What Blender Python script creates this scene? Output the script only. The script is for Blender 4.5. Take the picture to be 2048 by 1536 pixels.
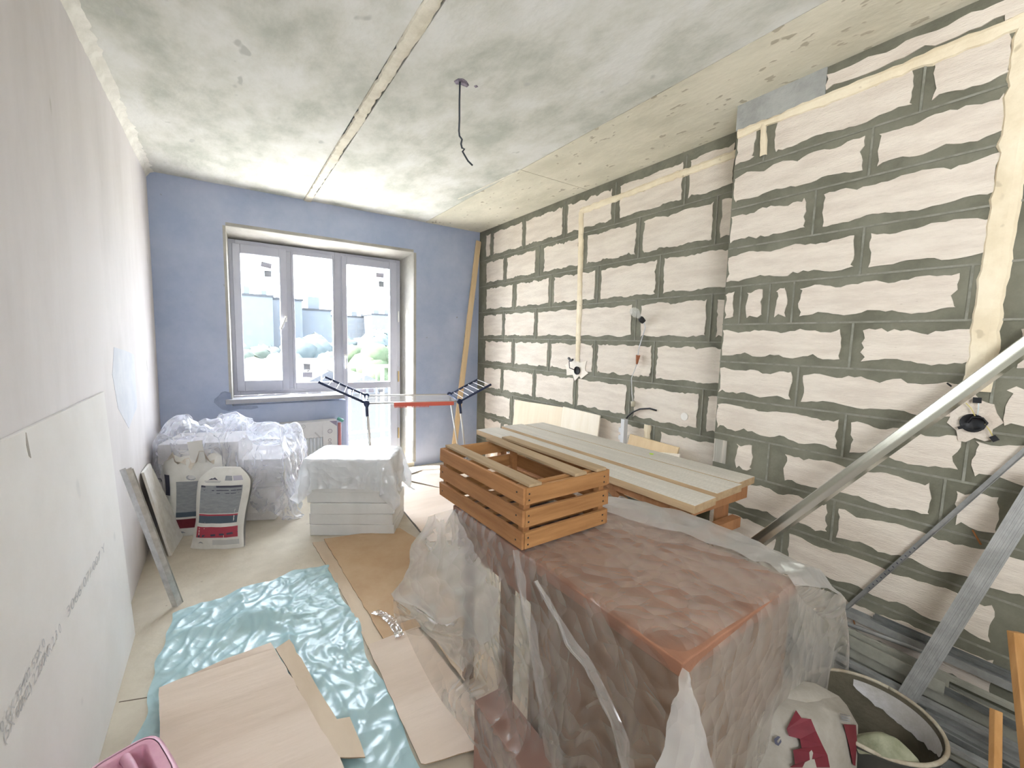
import bpy, math, random
import numpy as np
from mathutils import Vector, Matrix, noise
from mathutils.geometry import tessellate_polygon
scene = bpy.context.scene
for o in list(bpy.data.objects): bpy.data.objects.remove(o)
random.seed(7); RNG = np.random.RandomState(11)
# ---------------------------------------------------------------- camera
F = 855.5; YAW, PITCH, ROLL = 0.5942, 0.0999, 0.0252; CH = 1.4401
LW, RW, PW, D, PY, HC = -0.4556, 2.5515, 2.2962, 4.5295, 1.332, 2.70   # left wall, right wall, pier face, far wall, pier edge, ceiling
cy, sy, cp, sp = math.cos(YAW), math.sin(YAW), math.cos(PITCH), math.sin(PITCH)
fw = Vector((sy*cp, cy*cp, -sp)); r0 = Vector((cy, -sy, 0)); u0 = r0.cross(fw)
rt = math.cos(ROLL)*r0 + math.sin(ROLL)*u0; up = -math.sin(ROLL)*r0 + math.cos(ROLL)*u0
cam = bpy.data.cameras.new('camera'); co = bpy.data.objects.new('camera', cam); scene.collection.objects.link(co)
cam.sensor_width = 36; cam.lens = F/2048*36; cam.clip_start = .02; cam.clip_end = 2000
M4 = Matrix((rt, up, -fw)).transposed().to_4x4(); M4.translation = Vector((0, 0, CH)); co.matrix_world = M4
scene.camera = co
# ---------------------------------------------------------------- light
vs = scene.view_settings
scene.display_settings.display_device = 'sRGB'
vs.view_transform = 'Standard'; vs.look = 'None'; vs.gamma = 1; vs.use_curve_mapping = False
vs.exposure = 3.13
w = bpy.data.worlds.new('sky'); scene.world = w; w.use_nodes = True
wn = w.node_tree.nodes; wn['Background'].inputs[0].default_value = (.86, .92, 1, 1); wn['Background'].inputs[1].default_value = 2.9
sd = bpy.data.lights.new('sun', 'SUN'); sd.energy = 11.5; sd.angle = math.radians(2); sd.color = (1, .93, .82)
so = bpy.data.objects.new('sun', sd); scene.collection.objects.link(so)
so.rotation_euler = Vector((0.80, -0.30, -0.95)).to_track_quat('-Z', 'Y').to_euler()
al = bpy.data.lights.new('fill_light', 'AREA'); al.shape = 'RECTANGLE'; al.size = 1.3; al.size_y = .9; al.energy = 14; al.color = (.90, .95, 1)  # added unseen fill light behind the camera, lifts the overall brightness
ao = bpy.data.objects.new('fill_light', al); scene.collection.objects.link(ao); ao.location = (-.36, -.95, 1.85); ao.rotation_euler = Vector((1, .75, .75)).to_track_quat('-Z', 'Y').to_euler()
# ---------------------------------------------------------------- projection helpers (metres in the room from a point of the photograph)
def ray(px, py): return fw + (px-1024)/F*rt - (py-768)/F*up
def onX(px, py, X): r = ray(px, py); return r*(X/r.x) + Vector((0, 0, CH))
def onY(px, py, Y): r = ray(px, py); return r*(Y/r.y) + Vector((0, 0, CH))
def onZ(px, py, Z=0): r = ray(px, py); return r*((Z-CH)/r.z) + Vector((0, 0, CH))
def proj(P):
    q = Vector(P) - Vector((0, 0, CH)); z = q.dot(fw); return 1024 + F*q.dot(rt)/z, 768 - F*q.dot(up)/z
def yat(px, X, z):      # y on the plane x=X at height z seen in column px
    lo, hi = (.05, 4.6)
    for _ in range(40):
        m = (lo+hi)/2
        q = Vector((X, m, z-CH))
        if q.dot(fw) <= 0 or proj((X, m, z))[0] > px: lo = m
        else: hi = m
    return (lo+hi)/2
# ---------------------------------------------------------------- materials
MATS = {}
def M(name, c, c2=None, scale=6, rough=.85, metal=0, bump=0, bscale=60, stretch=(1, 1, 1), alpha=1, spots=None, detail=6, c3=None, spec=.3, trans=None, coat=0, lo=.38, hi=.62):
    if name in MATS: return MATS[name]
    m = bpy.data.materials.new(name); m.use_nodes = True; nt = m.node_tree; n = nt.nodes; L = nt.links
    b = n['Principled BSDF']; b.inputs['Roughness'].default_value = rough; b.inputs['Metallic'].default_value = metal
    b.inputs['Specular IOR Level'].default_value = spec
    b.inputs['Coat Weight'].default_value = coat
    col = None
    tc = n.new('ShaderNodeTexCoord'); mp = n.new('ShaderNodeMapping'); mp.inputs['Scale'].default_value = stretch
    L.new(tc.outputs['Object'], mp.inputs[0])
    if c2:
        t = n.new('ShaderNodeTexNoise'); t.inputs['Scale'].default_value = scale; t.inputs['Detail'].default_value = detail; t.inputs['Roughness'].default_value = .65
        L.new(mp.outputs[0], t.inputs['Vector'])
        r = n.new('ShaderNodeValToRGB'); r.color_ramp.elements[0].position = lo; r.color_ramp.elements[1].position = hi
        r.color_ramp.elements[0].color = (*c, 1); r.color_ramp.elements[1].color = (*c2, 1)
        if c3:
            e = r.color_ramp.elements.new(.5); e.color = (*c3, 1)
        L.new(t.outputs['Fac'], r.inputs[0]); col = r.outputs[0]
    if spots:   # (colour, scale, threshold)
        t2 = n.new('ShaderNodeTexNoise'); t2.inputs['Scale'].default_value = spots[1]; t2.inputs['Detail'].default_value = 2
        L.new(mp.outputs[0], t2.inputs['Vector'])
        r2 = n.new('ShaderNodeValToRGB'); r2.color_ramp.elements[0].position = spots[2]; r2.color_ramp.elements[1].position = spots[2]+.04
        mx = n.new('ShaderNodeMix'); mx.data_type = 'RGBA'; L.new(t2.outputs['Fac'], r2.inputs[0]); L.new(r2.outputs[0], mx.inputs[0])
        if col: L.new(col, mx.inputs[6])
        else: mx.inputs[6].default_value = (*c, 1)
        mx.inputs[7].default_value = (*spots[0], 1); col = mx.outputs[2]
    if col: L.new(col, b.inputs['Base Color'])
    else: b.inputs['Base Color'].default_value = (*c, 1)
    if bump:
        t3 = n.new('ShaderNodeTexNoise'); t3.inputs['Scale'].default_value = bscale; t3.inputs['Detail'].default_value = 6
        L.new(mp.outputs[0], t3.inputs['Vector']); bp = n.new('ShaderNodeBump'); bp.inputs['Strength'].default_value = bump; bp.inputs['Distance'].default_value = .01
        L.new(t3.outputs['Fac'], bp.inputs['Height']); L.new(bp.outputs[0], b.inputs['Normal'])
    b.inputs['Alpha'].default_value = alpha
    MATS[name] = m; return m
def film(name, c, a0, a1, rough=.12, bump=.5, bscale=9, diff=.6, stretch=(1, 1, 1), fmin=0, dist=.03):
    """thin plastic sheet: clear face on, milky where it turns edge on, with sharp creases"""
    m = bpy.data.materials.new(name); m.use_nodes = True; nt = m.node_tree; n = nt.nodes; L = nt.links
    for x in list(n): n.remove(x)
    out = n.new('ShaderNodeOutputMaterial')
    tc = n.new('ShaderNodeTexCoord'); mp = n.new('ShaderNodeMapping'); mp.inputs['Scale'].default_value = stretch; L.new(tc.outputs['Object'], mp.inputs[0])
    t = n.new('ShaderNodeTexVoronoi'); t.feature = 'F1'; t.inputs['Scale'].default_value = bscale*.6
    t9 = n.new('ShaderNodeTexVoronoi'); t9.inputs['Scale'].default_value = bscale*1.9; ad = n.new('ShaderNodeMath'); ad.operation = 'MULTIPLY_ADD'; ad.inputs[1].default_value = .35
    ns = n.new('ShaderNodeTexNoise'); ns.inputs['Scale'].default_value = bscale*.35; ns.inputs['Detail'].default_value = 2
    ns.inputs['Distortion'].default_value = .4
    L.new(mp.outputs[0], ns.inputs['Vector'])
    mv = n.new('ShaderNodeMix'); mv.data_type = 'RGBA'; mv.inputs[0].default_value = .10; L.new(mp.outputs[0], mv.inputs[6]); L.new(ns.outputs['Color'], mv.inputs[7]); L.new(mv.outputs[2], t.inputs['Vector']); L.new(mv.outputs[2], t9.inputs['Vector'])
    bp = n.new('ShaderNodeBump'); bp.inputs['Strength'].default_value = bump; bp.inputs['Distance'].default_value = dist
    L.new(t9.outputs['Distance'], ad.inputs[0]); L.new(t.outputs['Distance'], ad.inputs[2]); L.new(ad.outputs[0], bp.inputs['Height'])
    lw = n.new('ShaderNodeLayerWeight'); lw.inputs[0].default_value = .45; L.new(bp.outputs[0], lw.inputs['Normal'])
    mr = n.new('ShaderNodeMapRange'); mr.inputs['From Min'].default_value = fmin; mr.inputs['To Min'].default_value = a0; mr.inputs['To Max'].default_value = a1; L.new(lw.outputs['Facing'], mr.inputs[0])
    tr = n.new('ShaderNodeBsdfTransparent'); tr.inputs[0].default_value = (*[.5+.5*x for x in c], 1)
    df = n.new('ShaderNodeBsdfDiffuse'); df.inputs[0].default_value = (*c, 1); tl = n.new('ShaderNodeBsdfTranslucent'); tl.inputs[0].default_value = (*c, 1)
    gl = n.new('ShaderNodeBsdfGlossy'); gl.inputs['Roughness'].default_value = rough
    for x in (df, tl, gl): L.new(bp.outputs[0], x.inputs['Normal'])
    m1 = n.new('ShaderNodeMixShader'); m1.inputs[0].default_value = .45; L.new(df.outputs[0], m1.inputs[1]); L.new(tl.outputs[0], m1.inputs[2])
    m2 = n.new('ShaderNodeMixShader'); m2.inputs[0].default_value = diff; L.new(gl.outputs[0], m2.inputs[1]); L.new(m1.outputs[0], m2.inputs[2])
    m3 = n.new('ShaderNodeMixShader'); L.new(mr.outputs[0], m3.inputs[0]); L.new(tr.outputs[0], m3.inputs[1]); L.new(m2.outputs[0], m3.inputs[2])
    L.new(m3.outputs[0], out.inputs[0]); MATS[name] = m; return m
def wood(name, c, c2, scale=10, along='y', rough=.7, saw=0, dirt=None):
    st = {'x': (.08, 1, 1), 'y': (1, .08, 1), 'z': (1, 1, .08)}[along]
    m = M(name, c, c2, scale=scale*3, rough=rough, bump=.35, bscale=scale*5, stretch=st, detail=8, lo=.3, hi=.7)
    if saw:
        nt = m.node_tree; n = nt.nodes; L = nt.links; b = n['Principled BSDF']
        tc = n.new('ShaderNodeTexCoord'); wv = n.new('ShaderNodeTexWave'); wv.bands_direction = along.upper(); wv.inputs['Scale'].default_value = saw; wv.inputs['Distortion'].default_value = 9; wv.inputs['Detail'].default_value = 3
        wv.inputs['Detail Scale'].default_value = 2
        L.new(tc.outputs['Object'], wv.inputs[0])
        src = b.inputs['Base Color'].links[0].from_socket
        mx = n.new('ShaderNodeMix'); mx.data_type = 'RGBA'; L.new(src, mx.inputs[6]); mx.inputs[7].default_value = (*(dirt or c), 1)
        ml = n.new('ShaderNodeMath'); ml.operation = 'MULTIPLY'; ml.inputs[1].default_value = .45; L.new(wv.outputs['Fac'], ml.inputs[0]); L.new(ml.outputs[0], mx.inputs[0]); L.new(mx.outputs[2], b.inputs['Base Color'])
    return m
# ---------------------------------------------------------------- mesh helpers
class MB:
    def __init__(s): s.v = []; s.f = []
    def add(s, vs_, fs):
        k = len(s.v); s.v += [Vector(a) for a in vs_]; s.f += [tuple(k+i for i in f) for f in fs]; return s
    def box(s, a, b):
        x0, y0, z0 = a; x1, y1, z1 = b
        return s.hexa([(x0, y0, z0), (x1, y0, z0), (x1, y1, z0), (x0, y1, z0), (x0, y0, z1), (x1, y0, z1), (x1, y1, z1), (x0, y1, z1)])
    def hexa(s, p): return s.add(p, [(3, 2, 1, 0), (4, 5, 6, 7), (0, 1, 5, 4), (1, 2, 6, 5), (2, 3, 7, 6), (3, 0, 4, 7)])
    def beam(s, P, Q, w_, t, side=(1, 0, 0), j=0):
        P, Q = Vector(P), Vector(Q); d = (Q-P).normalized(); sd_ = Vector(side); sd_ = (sd_-d*sd_.dot(d)).normalized(); n = d.cross(sd_)
        a, b = sd_*w_/2, n*t/2
        return s.hexa([P-a-b, P+a-b, P+a+b, P-a+b, Q-a-b, Q+a-b, Q+a+b, Q-a+b])
    def tube(s, pts, r, k=8, cap=True):
        pts = [Vector(p) for p in pts]; rings = []
        rr = r if isinstance(r, (list, tuple)) else [r]*len(pts)
        prev = None
        for i, p in enumerate(pts):
            t = (pts[min(i+1, len(pts)-1)]-pts[max(i-1, 0)]).normalized()
            a = prev if prev else (Vector((0, 0, 1)) if abs(t.z) < .9 else Vector((1, 0, 0)))
            a = (a - t*a.dot(t)).normalized(); prev = a; b = t.cross(a)
            rings.append([p+(a*math.cos(2*math.pi*j/k)+b*math.sin(2*math.pi*j/k))*rr[i] for j in range(k)])
        vs_ = [q for R_ in rings for q in R_]; fs = []
        for i in range(len(pts)-1):
            for j in range(k): fs.append((i*k+j, i*k+(j+1) % k, (i+1)*k+(j+1) % k, (i+1)*k+j))
        if cap: fs.append(tuple(reversed(range(k)))); fs.append(tuple((len(pts)-1)*k+j for j in range(k)))
        return s.add(vs_, fs)
    def prism(s, pts, ext):
        pts = [Vector(p) for p in pts]; e = Vector(ext); n = len(pts)
        tris = tessellate_polygon([pts])
        fs = [(i, (i+1) % n, n+(i+1) % n, n+i) for i in range(n)]
        for t in tris: fs.append((t[2], t[1], t[0])); fs.append((n+t[0], n+t[1], n+t[2]))
        return s.add(pts+[p+e for p in pts], fs)
    def grid(s, P, flip=False):
        n, m = len(P), len(P[0]); vs_ = [P[i][j] for i in range(n) for j in range(m)]
        fs = [(i*m+j, (i+1)*m+j, (i+1)*m+j+1, i*m+j+1) for i in range(n-1) for j in range(m-1)]
        return s.add(vs_, [f[::-1] for f in fs] if flip else fs)
    def sweep(s, prof, P, Q, side):    # closed 2-D profile swept from P to Q; x along side
        P, Q = Vector(P), Vector(Q); d = (Q-P).normalized(); a = Vector(side); a = (a-d*a.dot(d)).normalized(); b = d.cross(a)
        n = len(prof); A = [P+a*x+b*y for x, y in prof]
        return s.prism(A, Q-P)
    def lathe(s, prof, c, k=32, rx=1, ry=1, tilt=None):
        c = Vector(c); vs_ = []; 
        for r, z in prof:
            for j in range(k):
                t = 2*math.pi*j/k; q = Vector((r*math.cos(t)*rx, r*math.sin(t)*ry, z))
                if tilt: q = tilt @ q
                vs_.append(c+q)
        fs = [(i*k+j, i*k+(j+1) % k, (i+1)*k+(j+1) % k, (i+1)*k+j) for i in range(len(prof)-1) for j in range(k)]
        return s.add(vs_, fs)
ORG = {}
def thing(name, label, cat, loc, group=None):
    o = bpy.data.objects.new(name, None); scene.collection.objects.link(o); o.location = loc; o.empty_display_size = .05
    ORG[o.name] = Vector(loc); tagp(o, label, cat, group); return o
def tagp(o, label=None, cat=None, group=None, kind=None):
    if label: o['label'] = label
    if cat: o['category'] = cat
    if group: o['group'] = group
    if kind: o['kind'] = kind
    return o
def obj(name, mb, mat, parent=None, label=None, cat=None, group=None, kind=None, smooth=False, bevel=0, sub=0):
    xs = mb.v
    if parent is not None: org = ORG[parent.name]
    else:
        lo = [min(v[i] for v in xs) for i in range(3)]; hi = [max(v[i] for v in xs) for i in range(3)]
        org = Vector(((lo[0]+hi[0])/2, (lo[1]+hi[1])/2, lo[2]))
    me = bpy.data.meshes.new(name); me.from_pydata([tuple(v-org) for v in xs], [], mb.f); me.update()
    if mat: me.materials.append(mat)
    o = bpy.data.objects.new(name, me); scene.collection.objects.link(o)
    if parent is not None: o.parent = parent
    else: o.location = org
    ORG[o.name] = org
    if smooth: me.polygons.foreach_set('use_smooth', [True]*len(me.polygons))
    if bevel:
        b = o.modifiers.new('bevel', 'BEVEL'); b.width = bevel; b.segments = 2; b.limit_method = 'ANGLE'; b.angle_limit = .6
    if sub:
        b = o.modifiers.new('sub', 'SUBSURF'); b.levels = sub; b.render_levels = sub
    return tagp(o, label, cat, group, kind)
def text(body, mat, parent, P, xdir, ydir, size, name='printed_lettering', width=None):
    c = bpy.data.curves.new('lettering', 'FONT'); c.body = body; c.size = 1; t = bpy.data.objects.new('t', c); scene.collection.objects.link(t)
    bpy.context.view_layer.update(); dg = bpy.context.evaluated_depsgraph_get(); me = bpy.data.meshes.new_from_object(t.evaluated_get(dg)); bpy.data.objects.remove(t)
    x, y = Vector(xdir).normalized(), Vector(ydir).normalized(); P = Vector(P)
    wd = max(v.co.x for v in me.vertices); sx = size if not width else width/wd
    mb = MB(); mb.add([P+x*v.co.x*sx+y*v.co.y*size for v in me.vertices], [tuple(p.vertices) for p in me.polygons])
    return obj(name, mb, mat, parent)
def ragged(a0, a1, b0, b1, lens=.012, hf=.004, step=.025, seed=0, bulge=0):
    """outline of a rectangle in (a,b) whose sides wander inward like smeared mortar"""
    R_ = random.Random(seed); pts = []
    w_, h = a1-a0, b1-b0
    def side(L_, amp, f):
        n = max(3, min(26, int(L_/step))); ph = R_.random()*9; k = max(1, L_/R_.uniform(.13, .3)); o_ = []
        for i in range(n):
            t = i/n; o_.append((t, amp*(.5+.5*math.sin(2*math.pi*k*t+ph))*R_.uniform(.7, 1.1)+R_.uniform(-1, 1)*hf+(.01*R_.random() if R_.random() < .12 else 0)))
        return o_
    A = min(lens, h*.16)
    for t, q in side(w_, A, 0): pts.append((a0+w_*t, b0+q))
    for t, q in side(h, A*.6, 0): pts.append((a1-q, b0+h*t))
    for t, q in side(w_, A, 0): pts.append((a1-w_*t, b1-q))
    for t, q in side(h, A*.6, 0): pts.append((a0+q, b1-h*t))
    return pts
# ---------------------------------------------------------------- colours
m_floor = M('screed', (.50, .44, .35), (.62, .56, .46), scale=2.2, bump=.15, bscale=40, spots=((.36, .31, .25), 22, .74))
m_lwall = M('plaster_left', (.60, .56, .545), (.70, .66, .65), scale=1.3, bump=.25, bscale=12, stretch=(1, 1, .35), spots=((.47, .44, .40), 9, .74))
m_fwall = M('plaster_far', (.35, .41, .555), (.44, .485, .615), scale=1.8, bump=.2, bscale=14, spots=((.28, .28, .30), 12, .74))  # blue veil of window flare put into the grey plaster's colour
m_reveal = M('plaster_reveal', (.36, .345, .31), (.44, .42, .38), scale=5, bump=.3, bscale=30, spots=((.45, .42, .4), 16, .70))
m_ceil = M('ceiling_concrete', (.47, .48, .42), (.72, .71, .67), scale=3.0, bump=.35, bscale=22, stretch=(1, .6, 1), spots=((.50, .50, .46), 9, .70), c3=(.63, .62, .56), lo=.36, hi=.62)
m_ceil2 = M('ceiling_concrete_pitted', (.62, .58, .46), (.76, .71, .58), scale=3, bump=.35, bscale=24, spots=((.47, .42, .32), 24, .66), stretch=(1, .5, 1))
m_fill = M('seam_plaster', (.66, .61, .49), (.78, .73, .61), scale=12, bump=.6, bscale=40)
m_bead = M('corner_plaster', (.68, .65, .58), (.80, .77, .70), scale=12, bump=.8, bscale=30)
m_brick = M('aerated_block', (.66, .575, .485), (.76, .68, .58), scale=4, bump=.5, bscale=45, stretch=(1, 1, 6), spots=((.46, .39, .31), 38, .755))
m_mort = M('mortar', (.14, .135, .098), (.205, .198, .148), scale=5, bump=.45, bscale=30)
m_line = M('mortar_line', (.27, .265, .22), (.19, .185, .145), scale=20)
m_chase = M('chase_plaster', (.72, .61, .43), (.82, .72, .54), scale=6, bump=.7, bscale=22, stretch=(1, 1, 1), spots=((.58, .48, .33), 14, .68))
m_conc = M('grey_concrete', (.30, .30, .28), (.40, .40, .37), scale=5, bump=.3)
m_pvc = M('white_pvc', (.44, .45, .53), (.48, .49, .56), scale=3, rough=.35)
m_pvc2 = M('pvc_beading', (.45, .45, .52), rough=.4)
m_black = M('black_plastic', (.02, .02, .022), rough=.5)
m_darkblue = M('navy_plastic', (.025, .035, .08), rough=.45)
m_white = M('white_paint', (.66, .66, .66), rough=.5)
m_chrome = M('steel_tube', (.55, .54, .52), rough=.35, metal=.6)
m_zinc = M('galvanised', (.50, .50, .50), (.66, .66, .66), scale=18, rough=.34, metal=.6, bump=.08, bscale=60)
m_zinc2 = M('galvanised_dull', (.30, .30, .285), (.40, .40, .385), scale=14, rough=.5, metal=.4)
m_zinc3 = M('galvanised_dark', (.15, .155, .15), (.22, .225, .215), scale=14, rough=.55, metal=.4)
m_zinc4 = M('galvanised_olive', (.36, .35, .29), (.44, .43, .36), scale=14, rough=.5, metal=.3)
m_dry = M('drywall_paper', (.72, .69, .66), (.77, .745, .72), scale=2.0, rough=.9, bump=.05, spots=((.66, .64, .62), 5, .74))
m_dryedge = M('gypsum_edge', (.78, .76, .72), (.70, .67, .62), scale=20)
m_gyps = M('gypsum_block', (.66, .65, .63), (.72, .71, .69), scale=5, rough=.8, bump=.08)
m_gas = M('stacked_aerated_block', (.60, .57, .55), (.69, .66, .63), scale=6, bump=.4, bscale=50)
m_bench = wood('saw_marked_plank', (.52, .49, .43), (.66, .62, .55), 9, 'y', saw=17, dirt=(.50, .465, .40))
m_plankedge = wood('plank_edge', (.40, .27, .15), (.55, .40, .24), 8, 'y')
m_benchw = wood('reddish_timber', (.34, .15, .065), (.48, .24, .11), 8, 'z')
m_crate = wood('crate_wood', (.24, .105, .038), (.42, .205, .08), 8, 'y')
m_crate2 = wood('crate_wood_cross', (.25, .115, .04), (.43, .22, .085), 8, 'x')
m_cratetop = wood('weathered_crate_wood', (.33, .23, .13), (.46, .34, .21), 8, 'y')
m_desk = wood('brown_laminate', (.23, .105, .062), (.31, .15, .092), 5, 'y', rough=.45)
m_deskside = wood('brown_laminate_side', (.165, .098, .06), (.235, .145, .092), 4, 'z', rough=.55)
m_maroon = M('maroon_board', (.30, .17, .135), (.36, .21, .17), scale=5)
m_pine = wood('pine', (.62, .45, .26), (.72, .55, .34), 6, 'z')
m_ply = wood('plywood', (.74, .62, .45), (.82, .71, .54), 5, 'z')
m_orange = wood('orange_timber', (.42, .21, .07), (.55, .30, .12), 7, 'z')
m_card = M('cardboard', (.56, .44, .32), (.66, .54, .41), scale=3, bump=.2, bscale=26, stretch=(1, .25, 1), spots=((.62, .57, .52), 4.5, .70))
m_card2 = M('cardboard_pale', (.62, .50, .40), (.72, .60, .50), scale=3, bump=.35, bscale=30, stretch=(.16, 1, 1), spots=((.46, .34, .24), 6, .72))
m_cardedge = M('cardboard_edge', (.30, .21, .13), (.42, .31, .2), scale=40)
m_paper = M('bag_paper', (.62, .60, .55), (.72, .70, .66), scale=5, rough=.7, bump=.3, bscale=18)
m_grey1 = M('print_grey', (.24, .25, .27), (.30, .31, .32), scale=20, stretch=(1, 1, 4))
m_navy = M('print_navy', (.085, .11, .14))
m_dgrey = M('print_dark', (.07, .07, .10))
m_red = M('print_red', (.38, .06, .085))
m_maroonp = M('print_maroon', (.15, .018, .027), (.11, .014, .022), scale=9, rough=.6)
m_stone = M('pale_print', (.50, .46, .36), rough=.7)
m_pink = M('pink_plastic', (.66, .34, .44), (.76, .48, .55), scale=5, rough=.4, spots=((.70, .52, .52), 3, .6), bump=.15, bscale=30)
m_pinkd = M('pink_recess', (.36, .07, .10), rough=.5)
m_tub = M('black_rubber', (.03, .032, .03), (.05, .05, .045), scale=10, rough=.6)
m_tubin = M('tub_dried_plaster', (.075, .066, .043), (.12, .10, .07), scale=5, rough=.8, spots=((.17, .15, .12), 6, .7), bump=.4)
m_tubw = M('tub_plaster_smear', (.55, .53, .53), (.40, .37, .33), scale=7, rough=.7, bump=.3)
m_olive = M('olive_rag', (.16, .165, .10), (.30, .30, .21), scale=9, rough=.6, bump=.4)
m_track = M('bright_track', (.62, .62, .57), rough=.2, metal=1)
F_desk = film('clear_film', (.78, .74, .68), .06, .74, bump=.9, bscale=10, rough=.34, diff=.68, fmin=.10, dist=.042)
F_fold = film('folded_film', (.82, .80, .78), .26, .80, bump=.6, bscale=9, rough=.2, diff=.75)
F_stack = film('milky_wrap', (.93, .94, .96), .84, .98, bump=.8, bscale=12, rough=.3, diff=.85)
F_pile = film('crumpled_film', (.84, .85, .90), .26, .88, bump=.8, bscale=14, rough=.18, diff=.7)
F_blue = film('blue_film', (.62, .87, .94), .90, .99, bump=.35, bscale=13, rough=.33, diff=.86)
# glass
g = bpy.data.materials.new('window_glass'); g.use_nodes = True; n = g.node_tree.nodes; L = g.node_tree.links
for x in list(n): n.remove(x)
o_ = n.new('ShaderNodeOutputMaterial'); a_ = n.new('ShaderNodeBsdfTransparent'); a_.inputs[0].default_value = (.97, .985, 1, 1); b_ = n.new('ShaderNodeBsdfGlossy'); b_.inputs['Roughness'].default_value = .02; lf = n.new('ShaderNodeLayerWeight'); lf.inputs[0].default_value = .5; pw = n.new('ShaderNodeMath'); pw.operation = 'POWER'; pw.inputs[1].default_value = 5; L.new(lf.outputs['Facing'], pw.inputs[0]); f_ = n.new('ShaderNodeMath'); f_.operation = 'MULTIPLY_ADD'; f_.inputs[1].default_value = .7; f_.inputs[2].default_value = .04; L.new(pw.outputs[0], f_.inputs[0]); x_ = n.new('ShaderNodeMixShader')
L.new(f_.outputs[0], x_.inputs[0]); L.new(a_.outputs[0], x_.inputs[1]); L.new(b_.outputs[0], x_.inputs[2]); L.new(x_.outputs[0], o_.inputs[0]); m_glass = g
# ================================================================ SETTING
BK = -1.7   # how far the room is built behind the photographer
YF = D+.22  # window plane
floor = obj('floor', MB().box((LW-.1, BK, -.1), (RW+.1, D+.02, 0)), m_floor, kind='structure', label='dusty beige cement screed floor', cat='floor')
ceil = obj('ceiling', MB().box((LW-.1, BK, HC+.02), (RW+.1, D+.3, HC+.25)), m_conc, kind='structure', label='bare concrete slab ceiling with plastered seams', cat='ceiling')
def slab(x0, x1, y0, y1, m): obj('ceiling_slab', MB().box((x0, y0, HC), (x1, y1, HC+.03)), m, ceil)
slab(LW-.05, .665, BK, D+.02, m_ceil); slab(.735, 1.865, BK, D+.02, m_ceil); slab(1.87, RW+.05, 2.725, D+.02, m_ceil2); slab(1.87, RW+.05, BK, 2.72, m_ceil2)
def wob(x, y, s=0, f=3): return noise.noise(Vector((x*f, y*f, s)))
def strip(pts, wd, th, seed, normal, side, name='seam_filler', mat=None, parent=None, amp=.4, fr=22):
    """ragged raised band along a polyline"""
    P = []; N = Vector(normal); S = Vector(side); rows = []
    seg = [(Vector(pts[i]), Vector(pts[i+1])) for i in range(len(pts)-1)]; c = []
    for a, b in seg:
        k = max(2, int((b-a).length/.03)); c += [a.lerp(b, i/k) for i in range(k)]
    c.append(Vector(pts[-1]))
    for i, p in enumerate(c):
        s_ = i*.03
        w1 = wd/2*(1+amp*(noise.noise(Vector((s_*fr, seed, 0)))*1.2+noise.noise(Vector((s_*3, seed, 7))))); w2 = wd/2*(1+amp*(noise.noise(Vector((s_*fr, seed, 3)))*1.2+noise.noise(Vector((s_*3, seed, 5)))))
        h = th*(1+.5*noise.noise(Vector((s_*15, seed, 9))))
        rows.append([p-S*w1-N*.004, p-S*w1*.82+N*h*.7, p-S*w1*.3+N*h, p+S*w2*.3+N*h*1.1, p+S*w2*.8+N*h*.6, p+S*w2-N*.004])
    return obj(name, MB().grid(rows), mat or m_fill, parent, smooth=False)
strip([(.70, BK, HC), (.70, D, HC)], .062, .010, 3, (0, 0, -1), (1, 0, 0), parent=ceil)
strip([(1.80, 3.6, HC), (1.82, 3.37, HC), (1.85, 3.0, HC), (1.868, 2.72, HC)], .014, .003, 5, (0, 0, -1), (1, 0, 0), parent=ceil)
mb = MB()
for i in range(60):   # rough plaster bead where the left wall meets the ceiling
    pass
rows = []
for i in range(210):
    y = BK+(D-BK)*i/209; a = .03+.022*noise.noise(Vector((y*20, 1, 0)))+.02*noise.noise(Vector((y*5, 4, 0)))
    rows.append([(LW-.005, y, HC-.05-.03*abs(noise.noise(Vector((y*9, 0, 2))))), (LW+.012, y, HC-.03), (LW+a*.6, y, HC-.012), (LW+a+.02, y, HC+.003)])
lw_ = obj('wall_left', MB().box((LW-.12, BK, 0), (LW, D+.05, HC+.02)), m_lwall, kind='structure', label='pale grey plastered left wall', cat='wall')
obj('corner_bead', MB().grid(rows), m_bead, lw_, smooth=True)
obj('repair_patch', MB().prism([(LW-.001, 2.60+a, z) for a, z in [(.22, 1.23), (.3, 1.36), (.62, 1.33), (.86, 1.30), (.86, .98), (.55, .9), (.30, 1.05)]], (.002, 0, 0)), M('grey_patch', (.55, .56, .60), (.62, .62, .64), scale=5), lw_, label='bluish grey repair patch')
# far wall with its L-shaped opening (splayed reveals)
X0, X1, ZT, ZS, XD, ZD = .05, 1.74, 2.365, .80, 1.02, .05
wf = MB()
wf.box((LW-.1, D, 0), (X0, D+.30, HC+.02)).box((X1, D, 0), (RW+.1, D+.30, HC+.02)).box((X0, D, ZT), (X1, D+.30, HC+.02)).box((X0, D, 0), (XD, D+.30, ZS)).box((XD, D+.02, 0), (X1, D+.30, ZD))
wfar = obj('wall_far', wf, m_fwall, kind='structure', label='grey plastered wall around the window, blue flare tint in its colour', cat='wall')
IR, IT = 1.665, 2.295
rv = MB()
rv.hexa([(X1-.001, D-.002, ZD), (X1+.03, D-.002, ZD), (X1+.03, YF+.08, ZD), (IR, YF+.08, ZD), (X1-.001, D-.002, ZT), (X1+.03, D-.002, ZT), (X1+.03, YF+.08, ZT), (IR, YF+.08, ZT)])
obj('window_reveal', rv, m_reveal, wfar, bevel=.006, label='pale splayed reveal right of the balcony door')
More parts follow.
